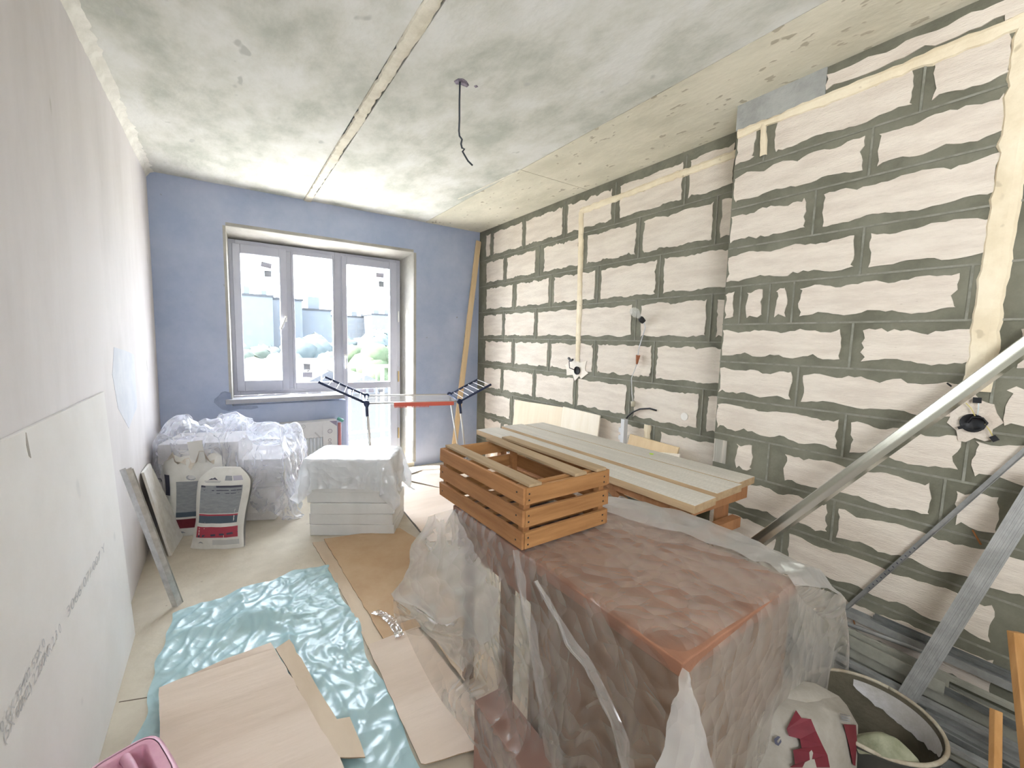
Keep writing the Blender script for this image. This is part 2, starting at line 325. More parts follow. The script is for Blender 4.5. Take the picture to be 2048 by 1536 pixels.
rv = MB().hexa([(X0-.001, D-.002, ZT-.001), (X1, D-.002, ZT-.001), (X1, YF+.08, IT), (X0, YF+.08, IT), (X0-.001, D-.002, ZT+.03), (X1, D-.002, ZT+.03), (X1, YF+.08, ZT+.03), (X0, YF+.08, ZT+.03)])
obj('window_reveal', rv, m_reveal, wfar, bevel=.006, label='pale sloping reveal above the window')
rv = MB().hexa([(X0-.02, D-.002, ZS), (X0+.001, D-.002, ZS), (X0+.02, YF+.05, ZS), (X0-.02, YF+.05, ZS), (X0-.02, D-.002, ZT), (X0+.001, D-.002, ZT), (X0+.02, YF+.05, ZT), (X0-.02, YF+.05, ZT)])
obj('window_reveal', rv, m_reveal, wfar, label='narrow reveal left of the window')
obj('mortar_smear', MB().prism([(x, D-.001, z) for x, z in [(-.06, .81), (-.085, .84), (-.08, .87), (-.045, .90), (-.03, .925), (.0, .935), (.04, .92), (.05, .80), (.15, .795), (.24, .79), (.25, .77), (.19, .76), (.10, .768), (.02, .755), (-.03, .775)]], (0, -.003, 0)), M('dark_smear', (.24, .28, .38), (.30, .34, .45), scale=9), wfar, label='dark damp smear around the sill end')
# ---- right wall and pier
wr = obj('wall_right', MB().box((RW, PY-.02, 0), (RW+.12, D+.05, HC+.02)), m_mort, kind='structure', label='aerated block wall with smeared grey mortar joints', cat='wall')
wp = obj('wall_right_pier', MB().box((PW, BK, 0), (RW+.12, PY, HC+.02)), m_mort, kind='structure', label='projecting aerated block pier in the near right', cat='wall')
SE = [0]
def brick(parent, X, y0, y1, z0, z1, lens=.014, m=None, proud=.0045):
    SE[0] += 1
    pts = ragged(y0, y1, z0, z1, lens=lens, hf=.0035, seed=SE[0], step=.02)
    obj('brick', MB().prism([(X+.004, a, b) for a, b in pts], (-.004-proud, 0, 0)), m or m_brick, parent)
c6 = lambda x: 900+x/2.793
c7 = lambda x: 1400+x/2.1944
c8 = lambda x: 1400+x/2.56
lines = MB()
def vline(mbx, X, y, z0, z1): mbx.box((X-.0035, y-.004, z0), (X+.002, y+.004, z1))
main = [  # z0, z1, brick column spans in crop columns
 (2.395, 2.64, [(203, 226), (245, 406), (425, 630), (658, 905), (950, 1300), (1340, 1590)]),
 (2.10, 2.33, [(205, 300), (320, 478), (526, 722), (768, 1040), (1080, 1470), (1515, 1590)]),
 (1.795, 2.035, [(205, 350), (374, 553), (582, 812), (845, 1152), (1195, 1590)]),
 (1.495, 1.735, [(190, 292), (308, 472), (492, 1015), (1066, 1432), (1490, 1590)]),
 (1.20, 1.435, [(198, 345), (364, 545), (565, 798), (824, 1125), (1155, 1590)]),
 (.895, 1.13, [(193, 284), (300, 462), (482, 690), (716, 985), (1028, 1385), (1436, 1500)]),
 (.595, .83, [(198, 335), (358, 530), (550, 780), (805, 1105), (1175, 1475)]),
 (.295, .53, [(195, 284), (300, 462), (482, 690), (716, 985), (1028, 1385)]),
 (.02, .235, [(198, 335), (358, 530), (550, 780), (805, 1105), (1175, 1475)])]
for z0, z1, cols in main:
    zm = (z0+z1)/2; last = None
    for a, b in cols:
        ya, yb = yat(c6(a), RW, zm), yat(c6(b), RW, zm); ya = min(ya, D-.02); yb = max(yb, PY+.0)
        if ya-yb < .02: continue
        brick(wr, RW, yb, ya, z0, z1, lens=.013)
        if last is not None: vline(lines, RW, (last+ya)/2+.004, z0-.035, z1+.035)
        last = yb
for z in (2.36, 2.065, 1.765, 1.465, 1.165, .86, .56, .26): lines.box((RW-.003, PY, z-.004), (RW+.002, D, z+.004))
obj('mortar_joint_lines', lines, m_line, wr, kind='stuff')
lines = MB()
pier = [
 (2.59, 2.665, c7, [(1330, 1600)]),
 (2.40, 2.56, c7, [(160, 245), (330, 940), (1025, 1370)]),
 (2.205, 2.345, c7, [(150, 722), (782, 1345)]),
 (1.995, 2.145, c7, [(140, 466), (540, 1310)]),
 (1.79, 1.935, c7, [(130, 680), (745, 1320)]),
 (1.592, 1.735, c7, [(108, 150), (205, 275), (332, 382), (435, 1130), (1240, 1330)]),
 (1.39, 1.53, c8, [(120, 722), (828, 1480)]),
 (1.185, 1.325, c8, [(95, 470), (525, 1420), (1560, 1700)]),
 (.985, 1.125, c8, [(82, 708), (768, 1330), (1400, 1900)]),
 (.785, .925, c8, [(185, 268), (432, 1180), (1305, 1530)]),
 (.585, .725, c8, [(40, 655), (705, 1700)]),
 (.385, .525, c8, [(30, 385), (452, 1500)]),
 (.185, .325, c8, [(30, 640), (700, 1500)]),
 (.02, .125, c8, [(30, 640), (700, 1500)])]
for z0, z1, cc, cols in pier:
    zm = (z0+z1)/2; last = None
    for a, b in cols:
        ya, yb = yat(cc(a), PW, zm), yat(cc(b), PW, zm); ya = min(ya, PY-.006)
        if last is None and cc(a) < 1465 and z1 < 2.5: ya = PY-.006
        if ya-yb < .008: continue
        brick(wp, PW, yb, ya, z0, z1, lens=.016)
        if last is not None: vline(lines, PW, (last+ya)/2, z0-.03, z1+.03)
        last = yb
    y = last
    k = 0
    while y > BK and k < 5:       # the courses go on behind the photographer
        y2 = y-.07; y3 = max(y2-.56, BK); brick(wp, PW, y3, y2, z0, z1, lens=.014); y = y3; k += 1
for z in (2.57, 2.372, 2.172, 1.965, 1.762, 1.56, 1.357, 1.155, .955, .755, .555, .355, .155): lines.box((PW-.003, BK, z-.004), (PW+.002, PY, z+.004))
obj('mortar_joint_lines', lines, m_line, wp, kind='stuff')
# pier return face bricks (turned to the window): small, plus the concrete pad at the top
obj('concrete_pad', MB().box((PW-.006, .93, 2.575), (PW+.02, PY+.003, HC)), m_conc, wp, label='grey concrete block end at the pier top')
obj('brick', MB().prism([(PW+.001, a, b) for a, b in ragged(.15, .93, 2.60, 2.665, lens=.012, seed=991)], (-.007, 0, 0)), m_brick, wp)
obj('comb_marks', MB().box((PW-.0055, PY-.075, .79), (PW+.002, PY-.004, .92)), M('combed', (.55, .5, .43), (.35, .33, .28), scale=60, stretch=(1, 1, .02), lo=.45, hi=.55), wp, label='vertically combed block edge')
# plastered chases
def ribbon(parent, X, path, wd, th=.010, seed=1, amp=.35):
    pts = [(X-.001, y, z) for y, z in path]; d = (Vector(pts[-1])-Vector(pts[0])).normalized(); side = d.cross(Vector((1, 0, 0)))
    return strip(pts, wd, th, seed, (-1, 0, 0), side, 'plastered_chase', m_chase, parent, amp=amp)
ribbon(wr, RW-.004, [(2.79, 2.54), (2.77, 2.0), (2.765, 1.5), (2.76, 1.28)], .060, seed=2, amp=.25)
ribbon(wr, RW-.004, [(2.80, 2.545), (2.2, 2.56), (1.33, 2.575)], .052, seed=8, amp=.35)
ribbon(wr, RW-.004, [(1.99, .86), (1.985, .6), (1.98, .2)], .06, seed=12, amp=.3)
obj('plastered_chase', MB().prism([(RW-.004, 2.77+.13*math.cos(t*.4)*(1+.3*math.sin(t*2.3)), 1.215+.085*math.sin(t*.4)*(1+.3*math.cos(t*3.1))) for t in range(16)], (-.006, 0, 0)), M('pale_patch', (.78, .71, .60), (.83, .77, .68), scale=8, bump=.5), wr, label='pale plaster patch around a junction hole')
ribbon(wp, PW-.004, [(PY-.01, 2.555), (.9, 2.56), (.45, 2.565), (.2, 2.57)], .052, seed=21, amp=.5)
ys = yat(2008, PW, 1.9)
ribbon(wp, PW-.004, [(ys-.005, 2.58), (ys, 2.2), (ys+.005, 1.8), (ys+.012, 1.3)], .075, seed=31, amp=.3)
ribbon(wp, PW-.004, [(PY-.14, 2.555), (PY-.145, 2.47), (PY-.15, 2.40)], .03, seed=34, amp=.4)
Pc = onX(1948, 845, PW)
obj('plastered_chase', MB().prism([(PW-.004, Pc.y+.062*math.cos(t*.35)*(1+.18*math.sin(t*2.3)), Pc.z+.012+.085*math.sin(t*.35)*(1+.2*math.cos(t*1.7))) for t in range(18)], (-.007, 0, 0)), M('pinkish_patch', (.63, .54, .45), (.70, .62, .53), scale=8, bump=.6), wp, label='round pinkish plaster patch around the wiring box')
# behind the photographer: partial back wall
obj('wall_back', MB().box((LW-.12, BK-.1, 0), (RW+.12, BK, HC+.02)), m_lwall, kind='structure', label='plastered wall behind the photographer', cat='wall')
# ================================================================ WINDOW, DOOR
def frame_bars(mb, x0, x1, z0, z1, wd, y0, y1, wb=None, wt=None):
    wb = wb or wd; wt = wt or wd
    mb.box((x0, y0, z0), (x0+wd, y1, z1)); mb.box((x1-wd, y0, z0), (x1, y1, z1)); mb.box((x0+wd, y0, z0), (x1-wd, y1, z0+wb)); mb.box((x0+wd, y0, z1-wt), (x1-wd, y1, z1))
mb = MB(); frame_bars(mb, X0+.015, 1.03, .865, 2.30, .055, YF, YF+.07)
mb.box((.515, YF, .92), (.575, YF+.07, 2.245))
win = obj('window_1', mb, m_pvc, kind='structure', label='white plastic two-light window', cat='window', bevel=.004)
mb = MB(); frame_bars(mb, .095, .535, .905, 2.265, .063, YF-.018, YF+.03, wb=.10, wt=.085); sash = obj('window_sash', mb, m_pvc, win, bevel=.005)
mb = MB(); frame_bars(mb, .575, .975, .905, 2.265, .022, YF-.004, YF+.03, wb=.065, wt=.04); sash2 = obj('window_bead', mb, m_pvc, win, bevel=.004)
obj('window_pane', MB().box((.155, YF+.01, 1.0), (.475, YF+.014, 2.185)), m_glass, sash)
obj('window_pane', MB().box((.595, YF+.01, .965), (.955, YF+.014, 2.23)), m_glass, sash2)
hb = MB().box((.503, YF-.028, 1.57), (.527, YF-.018, 1.63)); hd = obj('window_handle', hb, m_white, sash, bevel=.003)
obj('handle_lever', MB().beam((.515, YF-.038, 1.615), (.470, YF-.045, 1.50), .017, .012, side=(1, 0, 0)), m_white, win, bevel=.004)
mb = MB(); frame_bars(mb, 1.03, 1.665, .06, 2.30, .05, YF, YF+.07)
door = obj('door_1', mb, m_pvc, kind='structure', label='white plastic glazed balcony door', cat='door', bevel=.004)
mb = MB(); DX0, DX1, DZ0, DZ1 = 1.045, 1.625, .09, 2.27
y0, y1 = YF-.018, YF+.03
mb.box((DX0, y0, DZ0), (1.09, y1, DZ1)); mb.box((1.542, y0, DZ0), (DX1, y1, DZ1)); mb.box((1.09, y0, DZ0), (1.542, y1, .20)); mb.box((1.09, y0, 2.19), (1.542, y1, DZ1)); mb.box((1.09, y0, .885), (1.542, y1, .957))
dl = obj('door_leaf', mb, m_pvc, door, bevel=.005)
obj('window_pane', MB().box((1.085, YF+.01, .95), (1.547, YF+.014, 2.195)), m_glass, dl)
obj('window_pane', MB().box((1.085, YF+.01, .195), (1.547, YF+.014, .89)), m_glass, dl)
hp = onY(688, 718, YF-.02)
obj('door_handle', MB().box((1.052, y0-.01, hp.z-.03), (1.078, y0, hp.z+.05)).box((1.058, y0-.04, hp.z-.10), (1.072, y0-.025, hp.z+.03)).box((1.058, y0-.03, hp.z), (1.072, y0, hp.z+.03)), m_white, door, bevel=.003)
for z in (.30, .95, 1.62): obj('hinge', MB().box((1.63, y0-.012, z), (1.645, y0+.0, z+.12)), m_white if z > 1 else M('brassy', (.45, .35, .2), rough=.4, metal=.5), door)
m_stick = M('sticker_grey', (.36, .38, .42)); m_stick2 = M('sticker_lilac', (.46, .45, .52))
def sticker(px, m, par, k=1):
    P = [onY(x, y, YF+.0092) for x, y in px]; obj('pane_sticker', MB().prism(P, (0, -.0012, 0)), m, par)
z_ = lambda x, y: (470+x/3.657, 480+y/3.657)
sticker([z_(192, 155), z_(270, 175), z_(264, 212), z_(187, 193)], m_stick2, sash); sticker([z_(214, 222), z_(268, 226), z_(268, 272), z_(215, 268)], m_stick, sash)
sticker([z_(1030, 238), z_(1090, 242), z_(1088, 277), z_(1031, 272)], m_stick2, dl); sticker([z_(1050, 300), z_(1090, 304), z_(1090, 346), z_(1052, 342)], m_stick, dl)
sticker([z_(501, 905), z_(551, 908), z_(551, 950), z_(502, 948)], m_stick, sash2); sticker([z_(497, 967), z_(566, 967), z_(566, 1006), z_(495, 1003)], m_stick2, sash2)
sticker([z_(850, 1090), z_(890, 1090), z_(890, 1115), z_(850, 1115)], m_stick2, dl); sticker([z_(912, 1090), z_(958, 1090), z_(958, 1115), z_(912, 1115)], m_stick2, dl); sticker([z_(975, 1088), z_(1015, 1088), z_(1015, 1115), z_(975, 1115)], m_stick2, dl); sticker([z_(1045, 1092), z_(1085, 1086), z_(1085, 1112), z_(1050, 1115)], m_stick, dl)
sill = obj('window_sill', MB().box((-.0, D-.045, .822), (1.0, YF+.005, .862)), M('sill_board', (.36, .36, .38), (.31, .31, .33), scale=6, rough=.5), win, bevel=.003, label='dusty white window board')
obj('door_threshold', MB().box((XD, D-.03, 0), (X1, YF+.07, .055)), m_fill, door, label='rough plastered threshold')
# ================================================================ OUTSIDE
balc = obj('balcony_floor', MB().box((-1.2, D+.30, -.12), (3.6, D+1.65, -.02)), M('balcony_screed', (.72, .70, .66), (.78, .76, .72), scale=3), kind='structure', label='concrete balcony slab', cat='floor')
0 and obj('balcony_ceiling', MB().box((-1.2, D+.30, HC+.05), (3.6, D+1.65, HC+.2)), m_conc, kind='structure', label='underside of the balcony above', cat='ceiling')
rl = thing('balcony_railing', 'pale metal balcony railing seen through the door glass', 'railing', (1.2, D+1.55, -.02))
m_rail = M('rail_paint', (.82, .81, .79), rough=.5)
obj('handrail', MB().box((-1.2, D+1.53, 1.02), (3.6, D+1.58, 1.06)), m_rail, rl)
obj('bottom_rail', MB().box((-1.2, D+1.54, .10), (3.6, D+1.57, .13)), m_rail, rl)
for i in range(26): obj('baluster', MB().box((-1.1+i*.18, D+1.548, .13), (-1.088+i*.18, D+1.562, 1.02)), m_rail, rl)
for i in range(4): obj('post', MB().box((-1.15+i*1.5, D+1.535, -.02), (-1.11+i*1.5, D+1.575, 1.02)), m_rail, rl)
GZ = -14.0
m_ground = M('far_ground', (.20, .21, .19), (.27, .27, .25), scale=.06)
obj('ground', MB().box((-120, 7, GZ-1), (420, 420, GZ)), m_ground, kind='structure', label='ground far below the balcony', cat='ground')
def facade(name, wall, pane, sx, sz):
    m = bpy.data.materials.new(name); m.use_nodes = True; n = m.node_tree.nodes; L = m.node_tree.links; b = n['Principled BSDF']; b.inputs['Roughness'].default_value = .9
    tc = n.new('ShaderNodeTexCoord'); sp_ = n.new('ShaderNodeSeparateXYZ'); cb = n.new('ShaderNodeCombineXYZ'); L.new(tc.outputs['Object'], sp_.inputs[0]); L.new(sp_.outputs[0], cb.inputs[0]); L.new(sp_.outputs[2], cb.inputs[1])
    br = n.new('ShaderNodeTexBrick'); br.offset = 0; br.inputs['Scale'].default_value = 1; br.inputs['Brick Width'].default_value = sx; br.inputs['Row Height'].default_value = sz; br.inputs['Mortar Size'].default_value = .75; br.inputs['Mortar Smooth'].default_value = 0
    br.inputs['Color1'].default_value = (*pane, 1); br.inputs['Color2'].default_value = (*[min(1, x*1.25) for x in pane], 1); br.inputs['Mortar'].default_value = (*wall, 1)
    L.new(cb.outputs[0], br.inputs['Vector']); L.new(br.outputs['Color'], b.inputs['Base Color']); return m
m_fac = [facade('facade_a', (.044, .052, .062), (.040, .049, .060), 3.0, 2.9), facade('facade_b', (.046, .053, .062), (.042, .050, .060), 3.4, 2.9), facade('facade_c', (.052, .057, .064), (.048, .055, .063), 2.6, 2.8)]  # distance haze put into the colours: bluish, panes close to the wall tone
m_roofp = M('far_roof', (.014, .016, .019))
def building(label, pxa, pxb, pytop, Y, depth, k, bumps=()):
    a, b = onY(pxa, pytop, Y), onY(pxb, pytop, Y)
    t = thing('apartment_building', label, 'building', ((a.x+b.x)/2, Y, GZ), 'distant apartment blocks beyond the window')
    z = (a.z+b.z)/2
    obj('wall', MB().box((a.x, Y, GZ), (b.x, Y+depth, z)), m_fac[k], t)
    obj('roof', MB().box((a.x-.3, Y-.3, z), (b.x+.3, Y+depth, z+.6)), m_roofp, t)
    for (p, q, h) in bumps:
        u, v = onY(p, pytop, Y).x, onY(q, pytop, Y).x
        obj('roof_housing', MB().box((u, Y+2, z+.6), (v, Y+depth-2, z+h)), m_fac[k], t)
building('tall hazy block filling the left pane skyline', 470, 545, 592, 150, 16, 0, ((488, 500, 3), (524, 534, 2)))
building('hazy block just behind the central mullion', 540, 604, 600, 162, 16, 1, ((560, 580, 2.2),))
building('lower hazy block in the middle pane with a roof housing', 604, 662, 621, 170, 16, 0, ((618, 641, 5),))
building('long pale block at the left of the door glass', 660, 742, 634, 230, 18, 2, ((705, 716, 3), (724, 740, 2)))
building('pale block at the right of the door glass', 744, 800, 631, 215, 18, 2, ((750, 760, 2.5), (772, 784, 3)))
building('low hazy block left beyond the left pane', 380, 468, 610, 190, 16, 1)
# trees
m_tree = [M('far_leaves_blue', (.016, .024, .026), (.026, .035, .036), scale=.5), M('far_leaves_green', (.020, .032, .014), (.030, .042, .022), scale=.6), M('far_leaves_pale', (.024, .032, .025), (.032, .04, .032), scale=.6)]
m_trunk = M('far_bark', (.2, .17, .14))
def tree(label, px, py, Y, r, k):
    c = onY(px, py, Y); t = thing('tree', label, 'tree', (c.x, Y, GZ), 'trees below the apartment blocks')
    R_ = random.Random(px); mb = MB()
    for i in range(9):
        q = Vector((c.x+R_.uniform(-.6, .6)*r, Y+R_.uniform(-.5, .5)*r, c.z-r*.75+R_.uniform(-.5, .35)*r)); rr = r*R_.uniform(.38, .6)
        rings = []
        for a in range(7):
            th = math.pi*a/6; rings.append([q+Vector((math.sin(th)*math.cos(f), math.sin(th)*math.sin(f), math.cos(th)))*rr*(1+.25*noise.noise(Vector((a*1.3, f*2, i+px)))) for f in [2*math.pi*j/10 for j in range(11)]])
        mb.grid(rings)
    obj('crown', mb, m_tree[k], t, smooth=True)
    obj('trunk', MB().tube([(c.x, Y, GZ), (c.x, Y, c.z-r)], .4, 6), m_trunk, t)
for i, (lab, px, py, Y, r, k) in enumerate([('tree low in the left pane beside the window frame', 494, 690, 100, 6, 2), ('broad tree in the middle of the left pane', 524, 700, 85, 6, 2), ('tree low at the right of the left pane', 555, 690, 105, 6, 0),
    ('bluish tree at the left of the middle pane', 600, 668, 110, 7, 0), ('bluish tree in the middle of the central pane', 626, 676, 95, 7, 0), ('bluish tree at the right of the middle pane', 652, 680, 100, 6, 0),
    ('tall bluish tree at the left of the door glass', 712, 668, 120, 8, 0), ('bluish tree behind the bright green one', 738, 660, 135, 7, 0), ('bright green tree in the door glass', 744, 683, 62, 4.6, 1), ('bright green tree at the right of the door glass', 770, 700, 60, 4.4, 1), ('bluish tree at the far right of the door glass', 778, 668, 130, 7, 0)]):
    tree(lab, px, py, Y, r, k)
m_hw = M('house_wall', (.05, .05, .052)); m_hr = M('house_roof', (.034, .028, .03)); m_hr2 = M('house_roof_grey', (.038, .04, .045))
def house(label, px, py, Y, wd, dp, m, flip=False):
    c = onY(px, py, Y); t = thing('house', label, 'house', (c.x, Y, GZ), 'low houses below the trees'); z = c.z-1.8
    obj('wall', MB().box((c.x-wd/2, Y-dp/2, GZ), (c.x+wd/2, Y+dp/2, z)), m_hw, t)
    if flip: P = [(c.x-wd/2-.4, Y-dp/2-.4, z), (c.x+wd/2+.4, Y-dp/2-.4, z), (c.x, Y-dp/2-.4, c.z)]; e = (0, dp+.8, 0)
    else: P = [(c.x-wd/2-.4, Y-dp/2-.4, z), (c.x-wd/2-.4, Y+dp/2+.4, z), (c.x-wd/2-.4, Y, c.z)]; e = (wd+.8, 0, 0)
    obj('roof', MB().prism(P, e), m, t)
house('grey roofed house at the bottom of the left pane', 520, 733, 60, 9, 7, m_hr2); house('house with a gable end in the middle pane', 645, 738, 52, 6, 6, m_hr2, True)
house('long roofed building behind the middle pane', 628, 716, 80, 14, 8, m_hr); house('house with a flat front at the left of the door glass', 722, 716, 66, 8, 7, m_hr2)
house('house with a reddish roof in the door glass', 757, 716, 66, 7, 7, m_hr); house('gabled house low in the door glass', 715, 745, 45, 6, 6, m_hr2, True)
# ================================================================ CLOTH SOLVER (numpy, position based)
def cloth(P, rest=1.0, boxes=(), pins=(), steps=260, iters=6, grav=9.8, seed=1, bend=.15, shear=.6, floorz=.004, noise_amp=.004, fr=.6, ceilz=None):
    """P: (n,m,3) start; boxes: (cx,cy,ang,hx,hy,ztop); pins: list of (i,j,target)"""
    R_ = np.random.RandomState(seed); P = P.astype(float).copy(); n, m = P.shape[:2]
    P0 = P.copy(); P += R_.randn(n, m, 3)*noise_amp; V = np.zeros_like(P); dt = 1/90.
    dh = np.linalg.norm(P0[1:]-P0[:-1], axis=2)*rest; dv = np.linalg.norm(P0[:, 1:]-P0[:, :-1], axis=2)*rest
    d1 = np.linalg.norm(P0[1:, 1:]-P0[:-1, :-1], axis=2)*rest; d2 = np.linalg.norm(P0[1:, :-1]-P0[:-1, 1:], axis=2)*rest
    bh = dh[1:]+dh[:-1]; bv = dv[:, 1:]+dv[:, :-1]
    W = np.ones((n, m)); 
    for i, j, t in pins: W[i, j] = 0
    PT = [(i, j, np.array(t, float), P[i, j].copy()) for i, j, t in pins]
    def sat(A, B, wa, wb, L0, k):
        dd = B-A; l = np.linalg.norm(dd, axis=2)+1e-9; ws = wa+wb+1e-9; c = (k*(l-L0)/l/ws)[..., None]*dd
        A += c*wa[..., None]; B -= c*wb[..., None]
    for s in range(steps):
        V[..., 2] -= grav*dt; V *= .985; Q = P + V*dt*(W[..., None])
        a = min(1, (s+1)/(steps*.5))
        for i, j, t, q0 in PT: Q[i, j] = q0*(1-a)+t*a
        for it in range(iters):
            for o2 in (0, 1):
                A = Q[o2:n-1:2]; B = Q[o2+1:n:2]; k = min(len(A), len(B)); sat(A[:k], B[:k], W[o2:n-1:2][:k], W[o2+1:n:2][:k], dh[o2::2][:k], 1)
                A = Q[:, o2:m-1:2]; B = Q[:, o2+1:m:2]; k = min(A.shape[1], B.shape[1]); sat(A[:, :k], B[:, :k], W[:, o2:m-1:2][:, :k], W[:, o2+1:m:2][:, :k], dv[:, o2::2][:, :k], 1)
                A = Q[o2:n-1:2, :-1]; B = Q[o2+1:n:2, 1:]; sat(A, B, W[o2:n-1:2, :-1], W[o2+1:n:2, 1:], d1[o2::2], shear)
                A = Q[o2:n-1:2, 1:]; B = Q[o2+1:n:2, :-1]; sat(A, B, W[o2:n-1:2, 1:], W[o2+1:n:2, :-1], d2[o2::2], shear)
            if bend:
                for o2 in range(2):
                    A = Q[o2:n-2:4]; B = Q[o2+2:n:4]; k = min(len(A), len(B)); sat(A[:k], B[:k], W[o2:n-2:4][:k], W[o2+2:n:4][:k], bh[o2::4][:k], bend)
                    A = Q[:, o2:m-2:4]; B = Q[:, o2+2:m:4]; k = min(A.shape[1], B.shape[1]); sat(A[:, :k], B[:, :k], W[:, o2:m-2:4][:, :k], W[:, o2+2:m:4][:, :k], bv[:, o2::4][:, :k], bend)
            for (cx, cy_, ang, hx, hy, zt) in boxes:
                ca, sa = math.cos(ang), math.sin(ang); dx = Q[..., 0]-cx; dy = Q[..., 1]-cy_; lx = dx*ca+dy*sa; ly = -dx*sa+dy*ca
                mg = .006; ins = (np.abs(lx) < hx+mg) & (np.abs(ly) < hy+mg) & (Q[..., 2] < zt+mg)
                px_ = hx+mg-np.abs(lx); py_ = hy+mg-np.abs(ly); pz = zt+mg-Q[..., 2]
                top = ins & (pz <= np.minimum(px_, py_)+.02); sx = ins & ~top & (px_ < py_); sy_ = ins & ~top & ~sx
                Q[..., 2] = np.where(top, zt+mg, Q[..., 2]); lx = np.where(sx, np.sign(lx)*(hx+mg), lx); ly = np.where(sy_, np.sign(ly)*(hy+mg), ly)
                cxy = sx | sy_
                Q[..., 0] = np.where(cxy, cx+lx*ca-ly*sa, Q[..., 0]); Q[..., 1] = np.where(cxy, cy_+lx*sa+ly*ca, Q[..., 1])
                if it == iters-1:
                    q = top[..., None]*np.array([fr, fr, 0.]); Q = Q*(1-q)+P*q
            fl = Q[..., 2] < floorz; Q[..., 2] = np.where(fl, floorz, Q[..., 2])
            if it == iters-1: q = fl[..., None]*np.array([fr, fr, 0.]); Q = Q*(1-q)+P*q
            if ceilz is not None: Q[..., 2] = np.minimum(Q[..., 2], ceilz)
        V = (Q-P)/dt; sp2 = np.linalg.norm(V, axis=2, keepdims=True); V *= np.minimum(1, 3/(sp2+1e-9)); P = Q
    return P
def sheet(x0, x1, y0, y1, n, m, z, ang=0, c=(0, 0)):
    X, Y = np.meshgrid(np.linspace(x0, x1, n), np.linspace(y0, y1, m), indexing='ij'); ca, sa = math.cos(ang), math.sin(ang)
    return np.stack([c[0]+X*ca-Y*sa, c[1]+X*sa+Y*ca, np.full_like(X, z)], 2)
def cloth_obj(name, P, mat, label, cat, sub=1, **kw):
    o = obj(name, MB().grid([[Vector(q) for q in r] for r in P.tolist()]), mat, label=label, cat=cat, smooth=True, sub=sub, **kw); return o
# ================================================================ LEFT SIDE
# drywall sheet leaning on the left wall
b0 = onZ(271, 1270, 0); tp = onX(207, 783, LW+.012); b0 = Vector((b0.x, b0.y, 0.0)); YN = -.35
dw = thing('drywall_sheet', 'large pale plasterboard sheet leaning on the left wall, nearest the viewer', 'plasterboard', (b0.x, (b0.y+YN)/2, 0))
t_ = .0125; nv = Vector((1, 0, (b0.x-LW)/tp.z)).normalized()
A0, A1 = Vector((b0.x, b0.y, .002)), Vector((LW+.014, tp.y, tp.z)); B0, B1 = Vector((b0.x, YN, .002)), Vector((LW+.014, YN, tp.z))
obj('board_face', MB().hexa([A0-nv*t_, A0, B0, B0-nv*t_, A1-nv*t_, A1, B1, B1-nv*t_]), m_dry, dw, bevel=.0015)
obj('torn_nick', MB().prism([onX(x, y, LW+.03)+Vector((.0, 0, 0)) for x, y in [(51, 865), (55, 885), (61, 916), (57, 912), (52, 890)]], (.0015, 0, 0)), M('nick', (.35, .32, .28)), dw, label='small tear in the paper face')
def onboard(px, py):
    r = ray(px, py); nn = (A1-A0).cross(B0-A0).normalized(); k = (A0-Vector((0, 0, CH))).dot(nn)/r.dot(nn); return Vector((0, 0, CH))+r*k
m_ink = M('faint_ink', (.52, .51, .51))
e1 = Vector((0, 1, 0)); e2 = (A1-A0).normalized()
P1 = onboard(140, 1240); P2 = onboard(212, 1098)
def brd(txt, pa, pb, h):
    a, b = onboard(*pa), onboard(*pb); d = (b-a); L_ = d.length; d.normalize(); u = nv.cross(d)*1.0
    if u.z < 0: u = -u
    text(txt, m_ink, dw, a+nv*.001, d, u, h, width=L_)
brd('3066 07/ 007 Y', (134, 1238), (210, 1100), .045)
brd('(5X 60N2) 2 250NR 2 3 0', (8, 1490), (122, 1262), .04)
brd('0 6X 35402 55X 0', (2, 1470), (90, 1290), .035)
# short metal profile leaning next to it
def cprof(w_, h, t=.0022, lip=0): return [(-w_/2, 0), (w_/2, 0), (w_/2, h), (w_/2-t, h), (w_/2-t, t), (-w_/2+t, t), (-w_/2+t, h), (-w_/2, h)]
s0 = onZ(350, 1215, 0); s1 = onX(245, 940, LW+.03)
s0 = Vector((s0.x, s0.y, .004))
st = thing('metal_profile', 'short galvanised profile leaning on the left wall between two boards', 'metal profile', s0, 'leaning galvanised profiles')
dr = (s1-s0).normalized()
obj('channel', MB().sweep(cprof(.036, .028), s0, s1, (.75, -.66, 0)), m_zinc, st)
obj('nested_channel', MB().sweep([(x*.9, y+.010) for x, y in cprof(.036, .026)], s0+dr*.0, s1-dr*.01, (.75, -.66, 0)), m_zinc2, st)
# narrow plasterboard offcut
q0 = onZ(342, 1112, 0); q1 = onX(287, 945, LW+.02)
oc = thing('plasterboard_offcut', 'narrow white plasterboard offcut leaning on the left wall before the cement bags', 'plasterboard', (q0.x, q0.y, 0))
d_ = Vector((q1.x-q0.x, q1.y-q0.y, q1.z)); 
obj('board_face', MB().hexa([q0+Vector((-.012, 0, .001)), q0+Vector((.002, 0, .001)), q0+Vector((.05, .34, .001)), q0+Vector((.036, .34, .001)), q1+Vector((-.012, 0, 0)), q1+Vector((.002, 0, 0)), q1+Vector((.0, .30, -.02)), q1+Vector((-.014, .30, -.02))]), m_dryedge, oc)
